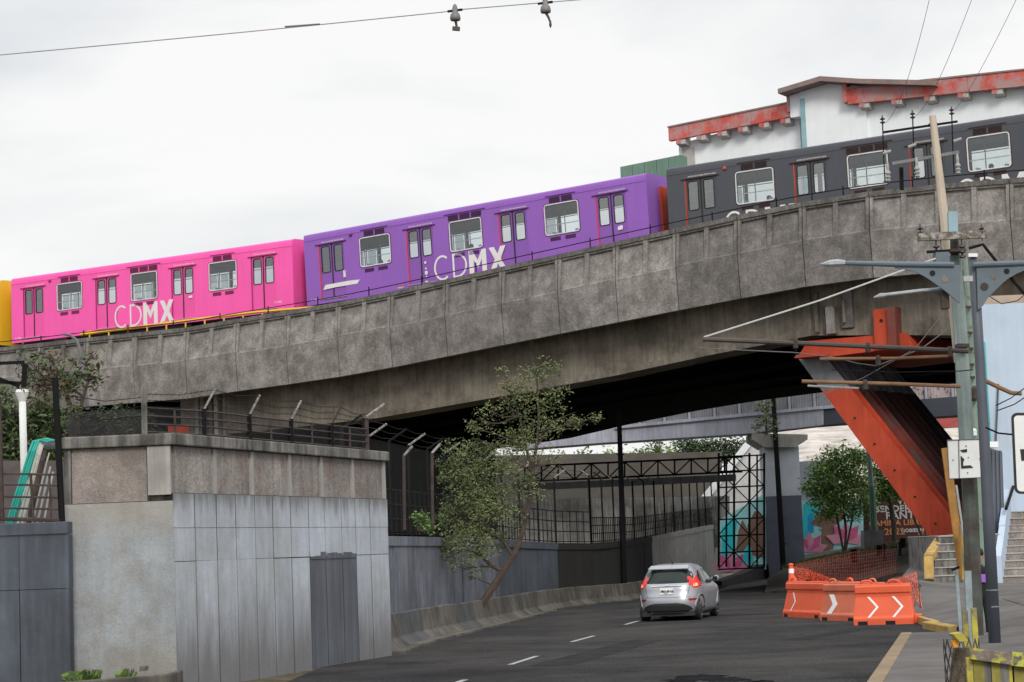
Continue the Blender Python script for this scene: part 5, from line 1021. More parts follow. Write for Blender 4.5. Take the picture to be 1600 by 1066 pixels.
# black iron bollards & wire posts on the slope
for i, (x, y0, y1, Y, r, lab) in enumerate(((1407, 895, 846, 84, .05, 'thin black fence post, left of the pair near the yellow steps'), (1430, 886, 843, 80, .05, 'thin black fence post, right of the pair near the yellow steps'), (1375, 875, 852, 90, .13, 'short black bollard left of the thin fence posts'), (1412, 864, 841, 92, .13, 'short black bollard just behind the thin fence posts'), (1335, 878, 858, 88, .14, 'short dark bollard low on the slope near the netting'), (1383, 905, 850, 82, .04, 'slim dark stake in the middle of the slope'))):
    MB().tube([at(x, y0 + 2, Y), at(x - 1, y1, Y)], r, 8).build('bollard' if r > .1 else 'fence_post', m_blk, label=lab, cat='bollard' if r > .1 else 'post')
for y in (868, 880): MB().tube([at(1430, y - 4, 80), at(1407, y, 84), at(1383, y + 2, 82), at(1340, y + 4, 80), at(1300, y + 12, 84)], .012, 4).build('fence_wire', m_blk, label=('upper' if y == 868 else 'lower') + ' thin dark wire strung along the slope posts', cat='wire')
slab('planter', [(1350, 858), (1381, 856), (1381, 828), (1350, 829)], 103, 1.0, m_gsteel, 'square dark concrete planter box at the foot of the green lamp post', 'planter')
gl_ = thing('green_lamp_post', 'green tapered lamp post standing on the planter among the trees', 'lamp post', at(1366, 828, 102))
MB().tube([at(1366, 829, 102.5), at(1362, 760, 102.5)], [.17, .14], 10).build('base_section', m_lgreen, gl_); MB().tube([at(1362, 760, 102.5), at(1356, 690, 102.5), at(1352, 640, 102.5)], [.12, .1, .09], 10).build('upper_section', mat('pale worn green', (.2, .27, .24), .7), gl_)
# dark median wall + black round posts
MB().prism([gnd(1112, 926), gnd(1140, 922), gnd(1228, 910), gnd(1228, 905), gnd(1140, 915)], (0, 0, .01)).build('median_base', m_dark, kind='structure')
mp_ = [gnd(1128, 915), gnd(1160, 910), gnd(1200, 904), gnd(1232, 899)]
mz = [at(x, y, q.y).z for (x, y), q in zip(((1128, 908), (1160, 897), (1190, 880), (1232, 874)), mp_)]
mw = strip(mp_, [-.05] * 4, mz, .5).build('median_wall', m_dark, label='low dark wall at the foot of the footbridge column', cat='wall')
for (x0, y0, x1, y1, Y, r, lab) in ((975, 880, 967, 640, 85, .11, 'tall black round post standing before the truss walkway'), (1226, 895, 1207, 600, 111.3, .14, 'tall black round post crossing in front of the footbridge column')):
    t = thing('black_post', lab, 'post', at(x1, y0 + 10, Y)); MB().tube([at(x0 + 1, y0 + 45, Y), at(x1, y1, Y)], [r * 1.15, r * .85], 10).build('shaft', m_blk, t); 
    for yy in (y0 - 45, y1 + 70): MB().bar(at(x0 + (x1 - x0) * (yy - y0) / (y1 - y0) - 6, yy, Y - .1), at(x0 + (x1 - x0) * (yy - y0) / (y1 - y0) + 6, yy, Y - .1), .05).build('clamp', m_blk, t)
# ------------------------------------------------------------------ steps, light blue building, shed column
YS1 = 57.3
s1_ = thing('staircase', 'short flight of concrete steps with yellow side kerb below the red girders', 'steps', at(1475, 912, YS1))
b0 = at(1457, 912, YS1); rz_ = (at(1457, 838, 60).z - b0.z) / 6
for i in range(7):
    y0 = YS1 + .42 * i; z1 = b0.z + rz_ * (i + 1) if i < 6 else b0.z + rz_ * 6 + .01
    x0 = b0.x + .13 * i; x1 = x0 + 1.7
    MB().box((x0, y0, b0.z - .3), (x1, y0 + (.415 if i < 6 else 5), z1 - .03)).build('riser', m_wallc, s1_)
    MB().box((x0 - .01, y0 - .03, z1 - .03), (x1, y0 + (.41 if i < 6 else 5), z1)).build('tread', m_pil, s1_, bevel=.006)
P = [(1452, 908, 57.2), (1451, 872, 57.6), (1455, 866, 58.4), (1468, 847, 60.2), (1490, 840, 61.5)]
for (x0, y0, Y0), (x1, y1, Y1), h in ((P[0], P[1], .22), (P[1], P[2], .22), (P[2], P[3], .25), (P[3], P[4], .2)):
    MB().bar(at(x0, y0, Y0), at(x1, y1, Y1), .26, h).build('yellow_kerb_block', m_yk if h > .21 else m_pav, s1_, bevel=.03)
bl = thing('blue_building', 'plain light blue painted building wall at the right edge below the viaduct', 'building', at(1600, 900, 64))
xw = at(1541, 600, 64).x; zt = at(1560, 462, 64).z
bw = lambda z0, z1: MB().prism([(xw, 64, z0), (xw + 14, 64, z0), (xw + 14, 76, z0), (xw + 3.2, 76, z0)], (0, 0, z1 - z0))
bw(0, zt - .25).build('wall', m_ltblue, bl); bw(zt - .247, zt).build('wall_top', mat('tan concrete band', (.4, .32, .26), .9), bl)
MB().box((xw - .09, 63.93, 0.0), (xw + .03, 64.1, zt - 1.4)).build('corner_trim', mat('teal edge paint', (.05, .36, .38), .7), bl)
MB().tube([at(1560, 600, 63.9), at(1556, 690, 63.9)], .03, 6).build('pipe', m_pgrey, bl)
for a_ in ((1548, 575), (1575, 560)): pass
cbx = MB().prism([at(x, y, 62) for x, y in ((1546, 700), (1566, 706), (1572, 880), (1550, 880))], (0, .6, 0)).build('corrugated_column', m_shed, label='dark slate corrugated sheet column beside the light blue wall', cat='column')
for x in (1551, 1557, 1563): MB().bar(at(x, 704, 61.97), at(x + 4, 878, 61.97), .05).build('rib', m_shed, bpy.data.objects['corrugated_column'])
MB().prism([at(x, y, 61.2) for x, y in ((1540, 690), (1560, 690), (1560, 699), (1540, 699))], (0, .6, 0)).build('white_ledge', m_white, label='small white ledge on top of the dark slate column', cat='ledge')
s2 = thing('long_staircase', 'long stairway with light blue side walls climbing at the right edge', 'steps', at(1590, 912, 57.5))
b0 = at(1567, 912, 57.5); top_ = at(1600, 735, 70); ns = 17; rz_ = (top_.z - b0.z) / ns; dy = 12.0 / ns
for i in range(ns):
    y0 = 57.5 + dy * i; z1 = b0.z + rz_ * (i + 1); x0 = b0.x + .2 * i
    MB().box((x0, y0, b0.z - .3), (x0 + 3.4, y0 + dy, z1 - .035)).build('riser', m_wallu, s2); MB().box((x0, y0 - .03, z1 - .034), (x0 + 3.4, y0 + dy - .035, z1)).build('tread', mat('pale stair tread', (.36, .33, .30), .9, .15), s2)
def sidew(x, y, n0, h, m_, nm, x1=None):
    pts = []
    for i in (n0, n0 + 1): pass
for k, (i0, i1, h0) in enumerate(((0, 4, .75), (4, 9, .8), (9, 17, .8))):
    xa, xb = b0.x + .2 * i0 - .02, b0.x + .2 * i1 - .02; ya, yb = 57.4 + dy * i0, 57.4 + dy * i1 - .01; za, zb = b0.z + rz_ * i0, b0.z + rz_ * i1
    MB().hexa([(xa - .18, ya, 0), (xa, ya, 0), (xb, yb, 0), (xb - .18, yb, 0), (xa - .18, ya, za + h0), (xa, ya, za + h0), (xb, yb, zb + h0), (xb - .18, yb, zb + h0)]).build('side_wall', m_ltblue, s2, bevel=.01)
MB().tube([at(1572, 795, 61), at(1590, 740, 66)], .05, 6).build('handrail', m_blk, s2); 
tree('shrub', 'green shrub behind the stairway side wall at the right edge', at(1577, 790, 68), [([at(1577, 790, 68), at(1577, 730, 68)], [.05, .03])], [BB(1577, 715, 10, 180, 68), BB(1578, 735, 9, 160, 68), BB(1576, 752, 8, 120, 68)], .1, [LEAF[0], LEAF[4]], 51, cat='shrub')
# ------------------------------------------------------------------ utility poles and trolley gear
YP = 38.6
def octa(mb, a, b, ra, rb, n=8): return mb.tube([a, b], [ra, rb], n)
pa = thing('concrete_pole', 'pale tapered pole strapped above the octagonal pole, crossing in front of the train', 'pole', at(1501, 566, 39.2))
MB().tube([at(1501, 566, 39.2), at(1457, 181, 39.4)], [.12, .065], 10).build('shaft', m_pconc, pa)
for y, x in ((196, 1458), (244, 1462), (373, 1472)): MB().bar(at(x - 7, y, 40.1), at(x + 7, y - 1, 40.1), .06).build('clamp', m_rust, pa)
# crossarms with insulators on the pale pole
for nm, (x0, y0, x1, y1), mm, w_ in (('crossarm', (1380, 207, 1496, 190), m_blk, .04), ('crossarm', (1394, 256, 1498, 238), m_gsteel, .06)): MB().bar(at(x0, y0, 39.4), at(x1, y1, 39.4), w_).build(nm, mm, pa)
def insul(par, x, y, Y, s_, mm, up=1, nm='insulator', n=2):
    p = at(x, y, Y); pr = [(.012, -.25)]
    for k in range(n): z = -.05 + .11 * k; pr += [(.02, z - .02), (.075, z), (.08, z + .03), (.03, z + .05)]
    pr += [(.015, .2)]; MB().lathe(p, [(r * s_, z * s_) for r, z in pr], (0, 0, up), 10).build(nm, mm, par)
for x, y in ((1379, 190), (1426, 182), (1487, 176)): insul(pa, x, y, 39.4, .62, m_dporc)
for x, y in ((1379, 190), (1426, 182), (1487, 176)): MB().tube([at(x, y + 2, 39.4), at(x + 2, y + 60, 39.4), at(x + 4, y + 95, 39.4)], .012, 4).build('drop_rod', m_blk, pa)
for x, y in ((1386, 238), (1425, 228), (1496, 219)): MB().tube([at(x - 6, y + 2, 39.35), at(x + 6, y - 2, 39.35)], .03, 8).build('fuse_tube', m_porc, pa)
for x, y in ((1388, 262), (1433, 255), (1497, 250)):
    MB().lathe(at(x, y + 15, 39.3), [(.02, -.1), (.055, -.07), (.03, -.04), (.055, 0), (.03, .03), (.055, .07), (.025, .13), (.03, .2), (.015, .3)], n=10).build('cutout', m_porc, pa)
MB().bar(at(1408, 262, 39.7), at(1409, 297, 39.7), .07).build('hanger', m_blk, pa)
pb = thing('octagonal_pole', 'weathered pale green octagonal pole carrying the white square sign', 'pole', at(1524, 1000, 38.8))
MB().tube([at(1524, 1005, 38.8), at(1515, 760, 38.8), at(1510, 690, 38.8)], [.16, .145, .14], 8).build('dark_base', m_pdark, pb)
MB().tube([at(1510, 690, 38.8), at(1502, 540, 38.8), at(1492, 400, 38.8)], [.138, .13, .115], 8).build('shaft', m_pgreen, pb)
MB().tube([at(1492, 400, 38.8), at(1491, 372, 38.8)], [.085, .08], 8).build('top_stub', m_pdark, pb); MB().bar(at(1489, 367, 38.7), at(1488, 331, 38.7), .17, .12, up=(0, 1, 0)).build('blue_plate', mat('pale blue steel plate', (.25, .37, .42), .7), pb)
MB().bar(at(1434, 371, 38.5), at(1541, 366, 38.5), .1, .14).build('crossarm', mat('mossy weathered crossarm', (.12, .10, .08), .95, .4, 6, col2=(.4, .38, .34), sc2=7), pb)
for x in (1438, 1534): insul(pb, x, 362, 38.5, .7, m_dporc)
for x in (1463, 1503): insul(pb, x, 388, 38.5, .85, m_dporc, -1, n=3)
MB().bar(at(1448, 394, 38.4), at(1484, 392, 38.4), .05).build('bracket', m_blk, pb); MB().box(tuple(at(1463, 411, 38.3)), tuple(at(1478, 397, 38.6))).build('steel_box', m_brkt, pb)
MB().bar(at(1481, 393, 38.6), at(1507, 392, 38.6), .3, .05).build('clamp', m_rust, pb); MB().bar(at(1494, 541, 38.6), at(1512, 541, 38.6), .3, .07).build('clamp', m_rust, pb)
pc = thing('green_pole', 'thinner peeling green pole squeezed between the octagonal and the grey pole', 'pole', at(1546, 1000, 41.6))
MB().tube([at(1540, 990, 41.6), at(1534, 850, 41.6), at(1527, 700, 41.6), at(1511, 405, 41.6)], [.1, .1, .1, .085], 10).build('shaft', mat('peeling green pole paint', (.19, .26, .21), .7, .15, 3, col2=(.13, .085, .05), sc2=3.2, c2pos=(.58, .66)), pc)
for y in (480, 520, 545, 570, 590, 625): MB().bar(at(1509 + (y - 480) * .055, y, 41.45), at(1517 + (y - 480) * .055, y, 41.45), .05).build('band', m_rust, pc)
MB().lathe(at(1523, 615, 41.4), [(.03, -.15), (.06, -.1), (.06, .1), (.03, .15)], n=8).build('junction_fitting', m_rust, pc); MB().lathe(at(1522, 676, 41.4), [(.02, -.08), (.055, -.06), (.055, .0), (.06, .04), (.02, .08)], n=10).build('white_knob', m_sign, pc)
pd = thing('grey_pole', 'slate grey steel lamp pole with two bright clips, rightmost of the clustered poles', 'pole', at(1555, 1015, 36))
MB().tube([at(1555, 1015, 36), at(1544, 800, 36), at(1531, 560, 36), at(1519, 398, 36)], [.105, .1, .085, .08], 12).build('shaft', m_pgrey, pd, smooth=True)
for y, x in ((948, 1552), (922, 1550)): MB().lathe(at(x, y, 36), [(.105, -.01), (.106, .01)], n=12).build('clip', m_galv, pd)
MB().bar(at(1513, 399, 35.9), at(1527, 399, 35.9), .06).build('cap', m_sign, pd)
MB().box(tuple(at(1506, 440, 35.8)), tuple(at(1518, 432, 35.9))).build('fitting', m_galv, pd)
# arched bracket plates and lamp arms
def gusset(label, outline, holes, arm, Y, r1, r2, extra=None):
    t = thing('lamp_bracket', label, 'bracket', at(outline[0][0], outline[0][1], Y))
    MB().prism([at(x, y, Y) for x, y in outline], (0, .04, 0)).build('arched_plate', m_brkt, t)
    for (x, y, r, mm) in holes: MB().lathe(at(x, y, Y - .004), [(r * Y / 3300, 0), (r * Y / 3300, .003)], (0, -1, 0), 14).build('hole_disc', mm, t)
    MB().tube([at(x, y, Y) for x, y in arm], [r1, r1, r1 * .8], 10).build('arm', m_brkt, t)
    if extra: MB().tube([at(x, y, Y) for x, y in extra], [.05, .07, .06, .01], 8).build('lamp_head', m_galv, t)
    return t
arc = [(1412 + 80 * i / 8, 418 + 58 * (i / 8) ** 2.2) for i in range(9)] 
gusset('left arched blue grey bracket plate with lamp arm in front of the viaduct', [(1398, 414), (1500, 414), (1500, 474), (1487, 463), (1476, 454), (1465, 446), (1454, 438), (1443, 431), (1430, 425), (1415, 421), (1398, 419)], [(1457, 427, 4.5, m_dhole), (1476, 436, 5.5, m_gird)], [(1490, 414), (1400, 413), (1318, 411)], 35.8, .05, .08, [(1320, 411), (1308, 411), (1295, 412), (1281, 413)])
gusset('right arched blue grey bracket plate reaching to the right edge', [(1640, 414), (1526, 417), (1528, 484), (1536, 478), (1542, 468), (1548, 461), (1555, 454), (1566, 443), (1576, 435), (1588, 428), (1602, 422), (1640, 419)], [(1573, 424, 4.5, m_dhole), (1553, 432, 4.5, m_gird), (1538, 448, 6.5, m_rust)], [(1520, 414), (1580, 412), (1645, 409)], 35.85, .05, .08)
t = thing('street_lamp_arm', 'lower slim lamp arm with small grey head under the left bracket', 'lamp', at(1462, 452, 36)); MB().tube([at(1480, 451, 36), at(1440, 454, 36), at(1382, 461, 36)], .032, 8).build('arm', m_galv, t); MB().tube([at(1384, 461, 36), at(1376, 462, 36), at(1365, 465, 36)], [.035, .045, .01], 8).build('lamp_head', m_galv, t)
MB().prism([at(x, y, 36.1) for x, y in ((1440, 456), (1482, 452), (1482, 472), (1462, 458))], (0, .03, 0)).build('gusset', m_brkt, t)
MB().box(tuple(at(1473, 482, 35.9)), tuple(at(1479, 456, 36.1))).build('hanger_box', m_rust, t)
# trolley cantilever rods and wires
def rod(label, pts_, r, m_, Y=37.6, clamps=()):
    t = thing('trolley_rod', label, 'rod', at(pts_[0][0], pts_[0][1], Y)); MB().tube([at(x, y, Y) for x, y in pts_], r, 8).build('rod', m_, t)
    for x, y in clamps: MB().lathe(at(x, y + 4, Y), [(.02, -.1), (.05, -.08), (.05, 0), (.055, .05), (.03, .1)], n=8).build('clamp', m_rust, t); MB().tube([at(x, y + 5, Y), at(x + 1, y + 16, Y)], .015, 5).build('hanger', m_blk, t)
    return t
rod('upper dark brown trolley rod slanting in front of the red cross beam', [(1098, 530), (1240, 536), (1513, 549)], .045, m_dbrown, clamps=((1243, 533), (1356, 540), (1484, 546)))
rod('middle rust coloured trolley rod below the red cross beam', [(1281, 561), (1400, 560), (1490, 556)], .03, m_brown2, clamps=((1372, 560),))
rod('lower rust coloured trolley rod crossing the slanted red girder', [(1253, 596), (1400, 600), (1500, 604)], .035, m_brown2, clamps=((1352, 598),))
rod('bent tan rod reaching out to the right over the light blue wall', [(1535, 593), (1560, 605), (1580, 614), (1596, 615)], .04, m_brown2, Y=36.5)
wires = [('taut pale stay wire rising from the rod tip to the octagonal pole', [(1100, 527), (1280, 470), (1462, 404)], .016, m_wirel, 38), ('dark contact wire under the upper trolley rod', [(1090, 544), (1240, 551), (1300, 558), (1340, 568), (1370, 572), (1440, 545), (1480, 515)], .01, m_wire, 38),
         ('thin dark wire running level behind the middle rod', [(1300, 578), (1400, 582), (1500, 580), (1520, 578)], .01, m_blk, 38), ('short pale contact bar below the lower rod', [(1262, 603), (1300, 605), (1342, 607)], .02, m_galv, 38), ('loose thin wire climbing to the bracket hanger', [(1260, 628), (1350, 590), (1430, 545), (1475, 488)], .007, m_wire, 38),
         ('thick black cable falling right from the bracket to the frame edge', [(1514, 388), (1536, 382), (1560, 412), (1600, 458), (1640, 500)], .028, m_blk, 36), ('looping thin cable below the right bracket', [(1546, 463), (1565, 475), (1590, 470), (1620, 445)], .008, m_blk, 36),
         ('upper slack wire crossing the light blue wall', [(1556, 634), (1580, 622), (1610, 600)], .01, m_blk, 36), ('lower slack wire crossing the light blue wall', [(1558, 642), (1585, 632), (1615, 612)], .01, m_blk, 36), ('sagging black cable joining the right sign', [(1540, 668), (1560, 677), (1590, 680)], .016, m_blk, 35), ('thin black cable hanging down beside the slate column', [(1530, 560), (1528, 640), (1545, 662)], .01, m_blk, 36)]
for lab, pts_, r, mm, Y in wires:
    q = []
    for (x0, y0), (x1, y1) in zip(pts_, pts_[1:]):
        for k in range(4): q.append(at(x0 + (x1 - x0) * k / 4, y0 + (y1 - y0) * k / 4, Y))
    q.append(at(pts_[-1][0], pts_[-1][1], Y)); MB().tube(q, r, 5).build('wire', mm, label=lab, cat='wire')
for i, (a_, b_, c_, lab) in enumerate((((1384, 192), (1412, 170), (1452, 0), 'left thin wire dropping steeply from the sky to the pale pole'), ((1431, 181), (1455, 168), (1520, -5), 'middle thin wire dropping steeply from the sky to the pale pole'), ((1492, 172), (1520, 140), (1590, -5), 'right thin wire dropping steeply from the sky to the pale pole'))):
    Q = [];
    for k in range(17):
        u = k / 16 * 1.35; x = (1 - u) ** 2 * a_[0] + 2 * u * (1 - u) * b_[0] + u * u * c_[0]; y = (1 - u) ** 2 * a_[1] + 2 * u * (1 - u) * b_[1] + u * u * c_[1]; Q.append(at(x, y, 40 - 3 * u))
    MB().tube(Q, .005, 4).build('wire', m_wire, label=lab, cat='wire')
ow = thing('overhead_line', 'pale overhead contact wire crossing the sky with two bell shaped insulators', 'wire', at(700, 20, 22))
MB().tube([at(-700, 135, 22)] + [at(x, 86 - 70.5 * (x / 714) + 5 * sin(pi * x / 900) * .4 if x < 714 else 15.5 - (x - 714) * .083, 22) for x in range(-60, 960, 30)] + [at(1400, -40, 22), at(2200, -100, 22)], .0065, 6).build('wire', mat('grey pink wire', (.33, .28, .28), .6), ow)
MB().tube([at(445, 42, 22), at(500, 38, 22)], .011, 6).build('splice', m_wire, ow)
m_bell = mat('grey bell insulator', (.17, .17, .165), .5, .1, 8)
for x, y, kk in ((711, 17, 0), (852, 5, 1)):
    p = at(x, y, 22); t = ow
    MB().lathe(p, [(.005, .075), (.02, .06), (.03, .02), (.032, -.02), (.05, -.04), (.058, -.08), (.052, -.105), (.02, -.11)], n=14).build('insulator_bell', m_bell, t, smooth=True)
    MB().bar(p + V((-.08, 0, -.005)), p + V((.08, 0, .01)), .022).build('wire_clamp', m_blk, t)
    MB().tube([p + V((0, 0, -.1)), p + V((.01 + .02 * kk, 0, -.16)), p + V((.01 + .03 * kk, 0, -.2))], [.016, .014, .01], 6).build('hook', m_dbrown, t)
    if kk == 0: MB().bar(p + V((-.035, 0, -.19)), p + V((.045, 0, -.2)), .04).build('hook_nut', m_dbrown, t)
    else: MB().lathe(p + V((.045, 0, -.27)), [(.005, 0), (.016, .03), (.01, .08)], n=8).build('hook_nut', m_dbrown, t)
# ------------------------------------------------------------------ signs
def rsign(pts_, Y, th): return MB().prism([at(x, y, Y) for x, y in pts_], (0, th, 0))
sg = thing('square_sign', 'white square sign with a worn black bent arrow on the octagonal pole', 'sign', at(1510, 748, 38.2))
rsign([(1480, 688), (1539, 686), (1542, 746), (1483, 748.5)], 38.2, .02).build('plate', m_sign, sg)
for nm, pts_ in (('arrow_head', [(1500, 703.5), (1511, 701.5), (1511, 706.5), (1504, 707)]), ('arrow_foot', [(1501, 712), (1507, 718), (1505, 722), (1505, 728), (1516, 727), (1521, 731), (1502, 732)])): rsign(pts_, 38.19, -.004).build(nm, m_black, sg)
for a_, b_ in (((1480, 688), (1539, 686)), ((1539, 686), (1542, 746)), ((1542, 746), (1483, 748.5)), ((1483, 748.5), (1480, 688)), ((1498, 687), (1499, 748))): MB().tube([at(*a_, 38.185), at(*b_, 38.185)], .008, 4).build('edge', m_pgrey, sg)
for x, y in ((1509.5, 697), (1512, 739), (1489, 719), (1531, 717), (1513, 715)): MB().lathe(at(x, y, 38.19), [(.012, 0), (.01, .01)], (0, -1, 0), 8).build('bolt', m_black, sg)
r_ = thing('bordered_sign', 'white road sign with rounded black border cut by the right edge', 'sign', at(1600, 772, 33))
def rr(x0, y0, x1, y1, r):
    o = []
    for cx, cy, a0 in ((x1 - r, y0 + r, 0), (x0 + r, y0 + r, 90), (x0 + r, y1 - r, 180), (x1 - r, y1 - r, 270)):
        for k in range(5): a = rad(a0 + 90 * k / 4); o.append((cx + r * cos(a) + ((cy - r * sin(a)) - y0) * .045, cy - r * sin(a)))
    return o
rsign(rr(1580, 645, 1675, 772, 9), 33, .02).build('border', m_black, r_); rsign(rr(1584, 649.5, 1671, 768, 6), 32.995, -.004).build('plate', m_sign, r_)
rsign([(1594, 702), (1640, 701), (1640, 720), (1596, 720)], 32.988, -.004).build('symbol', m_black, r_); rsign([(1615, 700), (1630, 700), (1630, 745), (1615, 745)], 32.986, -.004).build('symbol', m_black, r_)
MB().tube([at(1640, 1060, 33.1), at(1632, 700, 33.1)], .04, 8).build('post', m_galv, r_)
wd = thing('timber_plank', 'bare orange timber plank leaning behind the square sign', 'plank', at(1500, 900, 42)); MB().bar(at(1505, 905, 42), at(1477, 700, 42), .16, .05).build('plank', m_wood, wd); 
MB().bar(at(1508, 905, 41.6), at(1503, 820, 41.6), .12, .06).build('yellow_plank', m_yk, label='yellow painted plank between the timber plank and the octagonal pole', cat='plank')
MB().bar(at(1512, 880, 41.4), at(1494, 758, 41.4), .04, .03).build('white_strip', m_galv, label='narrow white strip leaning beside the timber plank', cat='strip')
# guard around the poles and yellow fence in the lower right corner
def gpost(nm, a_, b_, Y, w_, mm, lab, cat='post'): MB().bar(at(*a_, Y), at(*b_, Y), w_, w_ * .6).build(nm, mm, label=lab, cat=cat)
m_lb = mat('pale blue grey tube paint', (.27, .33, .36), .7, .25, 5, stain=.3)
gpost('guard_tube', (1510, 1108), (1494, 888), 24, .035, m_lb, 'slim pale blue grey tube with dark cap left of the poles'); gpost('guard_tube', (1520, 1108), (1512, 892), 24, .075, m_lb, 'thick pale blue grey tube just left of the octagonal pole')
gpost('yellow_board', (1519, 1114), (1507, 954), 23.5, .06, m_yel, 'left upright yellow board guarding the pole foot', 'board'); gpost('yellow_board', (1532, 1114), (1521, 950), 23.4, .06, m_yel, 'right upright yellow board guarding the pole foot', 'board')
MB().bar(at(1487, 891, 23.9), at(1499, 886, 23.9), .03).build('tube_cap', m_blk, label='black bracket on top of the slim tube', cat='bracket')
yf = thing('yellow_fence', 'chipped yellow and concrete slat fence in the lower right corner', 'fence', at(1560, 1066, 17.4))
YY = 17.4
MB().bar(at(1517, 1021, YY), at(1580, 1030, YY), .1, .09).build('top_rail', mat('mossy concrete rail', (.17, .14, .12), .9, .3, 8, col2=(.45, .4, .06), sc2=9, c2pos=(.5, .6)), yf)
MB().bar(at(1579, 1029, YY), at(1640, 1036, YY), .1, .11).build('top_rail', mat('yellow green rail paint', (.45, .46, .07), .8, .3, 8, col2=(.12, .11, .08), sc2=12, c2pos=(.5, .6)), yf)
for x, m_, w_ in ((1514, m_yel, .05), (1528, mat('olive yellow slat', (.26, .23, .05), .85, .3, 6), .085), (1542, m_wallc, .06), (1554, MT['olive yellow slat'], .075), (1568, m_wallc, .07), (1579, m_yel, .04), (1590, MT['olive yellow slat'], .1), (1606, m_wallc, .06)):
    MB().bar(at(x, 1027 + (x - 1514) * .12, YY + .03), at(x + 14, 1290, YY + .03), w_, .03).build('slat', m_, yf)
st_ = thing('wrapped_stump', 'rough stump wrapped in wire mesh at the left end of the yellow fence', 'stump', at(1502, 1066, 18))
random.seed(2)
MB().tube([at(1519, 1300, 18.2), at(1505, 1066, 18.2), at(1502, 1012, 18.2)], [.13, .12, .07], 10).build('stump', mat('rough mossy bark', (.15, .12, .08), .95, .5, 9, bump=1), st_)
mb = MB()
for k in range(14):
    a0 = k * 2 * pi / 14; mb.tube([at(1519, 1300, 18.2) + V((cos(a0 + j * .18) * .15, sin(a0 + j * .18) * .15, 1.62 * j / 20 )) for j in range(21)], .004, 3); mb.tube([at(1519, 1300, 18.2) + V((cos(a0 - j * .18) * .15, sin(a0 - j * .18) * .15, 1.62 * j / 20)) for j in range(21)], .004, 3)
mb.build('wire_mesh', m_rust, st_, kind='stuff')
MB().prism([at(x, y, 17.9) for x, y in ((1489, 991), (1503, 989), (1513, 1001), (1500, 1003))], (0, .2, 0)).build('yellow_cap', m_yel, st_); MB().prism([at(x, y, 17.95) for x, y in ((1488, 1002), (1498, 1000), (1498, 1011), (1491, 1012))], (0, .1, 0)).build('orange_fitting', mat('orange fitting', (.65, .28, .03), .7), st_)
# ------------------------------------------------------------------ people
def person(label, M, J, E_, mats, zone, face=True, hair=True, group=None):
    t = thing('person', label, 'person', M=M, group=group); me = bpy.data.meshes.new('body'); names = list(J); me.from_pydata([J[k][0] for k in names], [(names.index(a), names.index(b)) for a, b in E_], [])
    o = bpy.data.objects.new('tmp', me); C.objects.link(o); sk_ = o.modifiers.new('s', 'SKIN'); sk_.use_smooth_shade = True
    for i, k in enumerate(names): r = J[k][1]; me.skin_vertices[0].data[i].radius = (r, r * (J[k][2] if len(J[k]) > 2 else 1)); me.skin_vertices[0].data[i].use_root = (k == 'pelvis')
    ss_ = o.modifiers.new('u', 'SUBSURF'); ss_.levels = 2; dg = bpy.context.evaluated_depsgraph_get(); dg.update(); m2 = bpy.data.meshes.new_from_object(o.evaluated_get(dg)); bpy.data.objects.remove(o)
    m2.materials.clear(); [m2.materials.append(x) for x in mats]
    for p in m2.polygons: p.material_index = zone(p.center); p.use_smooth = True
    b = bpy.data.objects.new('body', m2); m2.name = 'body'; C.objects.link(b); b.parent = t
    hd = V(J['head'][0]); r = J['head'][1]
    if hair: MB().lathe(hd + V((0, -.012, .01)), [(r * 1.02, 0), (r * 1.1, .05), (r * .98, .1), (r * .6, .135), (.01, .145)], n=12).build('hair', mat('black hair', (.012, .01, .01), .8, .2, 20), t, world=False, smooth=True)
    if face:
        for sx in (-1, 1): MB().lathe(hd + V((sx * .032, r * .94, .01)), [(.012, 0), (.01, .006)], (0, 1, 0), 8).build('eye', m_black, t, world=False); MB().lathe(hd + V((sx * r * .92, 0, -.01)), [(.025, 0), (.015, .02)], (sx, 0, 0), 8).build('ear', mats[0], t, world=False)
        MB().lathe(hd + V((0, r * .9, -.02)), [(.016, 0), (.012, .02), (.004, .028)], (0, 1, 0), 8).build('nose', mats[0], t, world=False); MB().box(tuple(hd + V((-.022, r * .9, -.062))), tuple(hd + V((.022, r * .98, -.054)))).build('mouth', mat('lip', (.2, .06, .05), .6), t, world=False)
    return t
skin = mat('skin', (.36, .19, .12), .6, .08, 12, bump=.02); blkc = mat('black cloth', (.012, .012, .014), .9, .2, 10)
J = dict(pelvis=((0, 0, .93), .125, .8), belly=((0, 0, 1.08), .12, .8), chest=((0, 0, 1.27), .15, .75), neck=((0, 0, 1.44), .055), chin=((0, .02, 1.53), .075), head=((0, .015, 1.61), .088), crown=((0, .0, 1.68), .06),
         sl=((.18, 0, 1.38), .06), el=((.235, .0, 1.12), .042), wl=((.25, .06, .88), .028), hl=((.25, .08, .79), .03), sr=((-.18, 0, 1.38), .06), er=((-.235, 0, 1.12), .042), wr=((-.25, .06, .88), .028), hr=((-.25, .08, .79), .03),
         hpl=((.09, 0, .88), .095), kl=((.10, .02, .5), .062), al=((.10, -.02, .09), .042), tl=((.11, .13, .04), .035), hpr=((-.09, 0, .88), .095), kr=((-.10, .03, .5), .062), ar=((-.10, -.02, .09), .042), tr=((-.11, .13, .04), .035))
for s_, x in (('l', 1), ('r', -1)):
    for f in range(4): J['f%d%s' % (f, s_)] = ((x * .25, .05 + .022 * f, .70 + abs(f - 1.5) * .008), .0085)
    J['th' + s_] = ((x * .235, .13, .77), .01)
E2 = [('pelvis', 'belly'), ('belly', 'chest'), ('chest', 'neck'), ('neck', 'chin'), ('chin', 'head'), ('head', 'crown')]
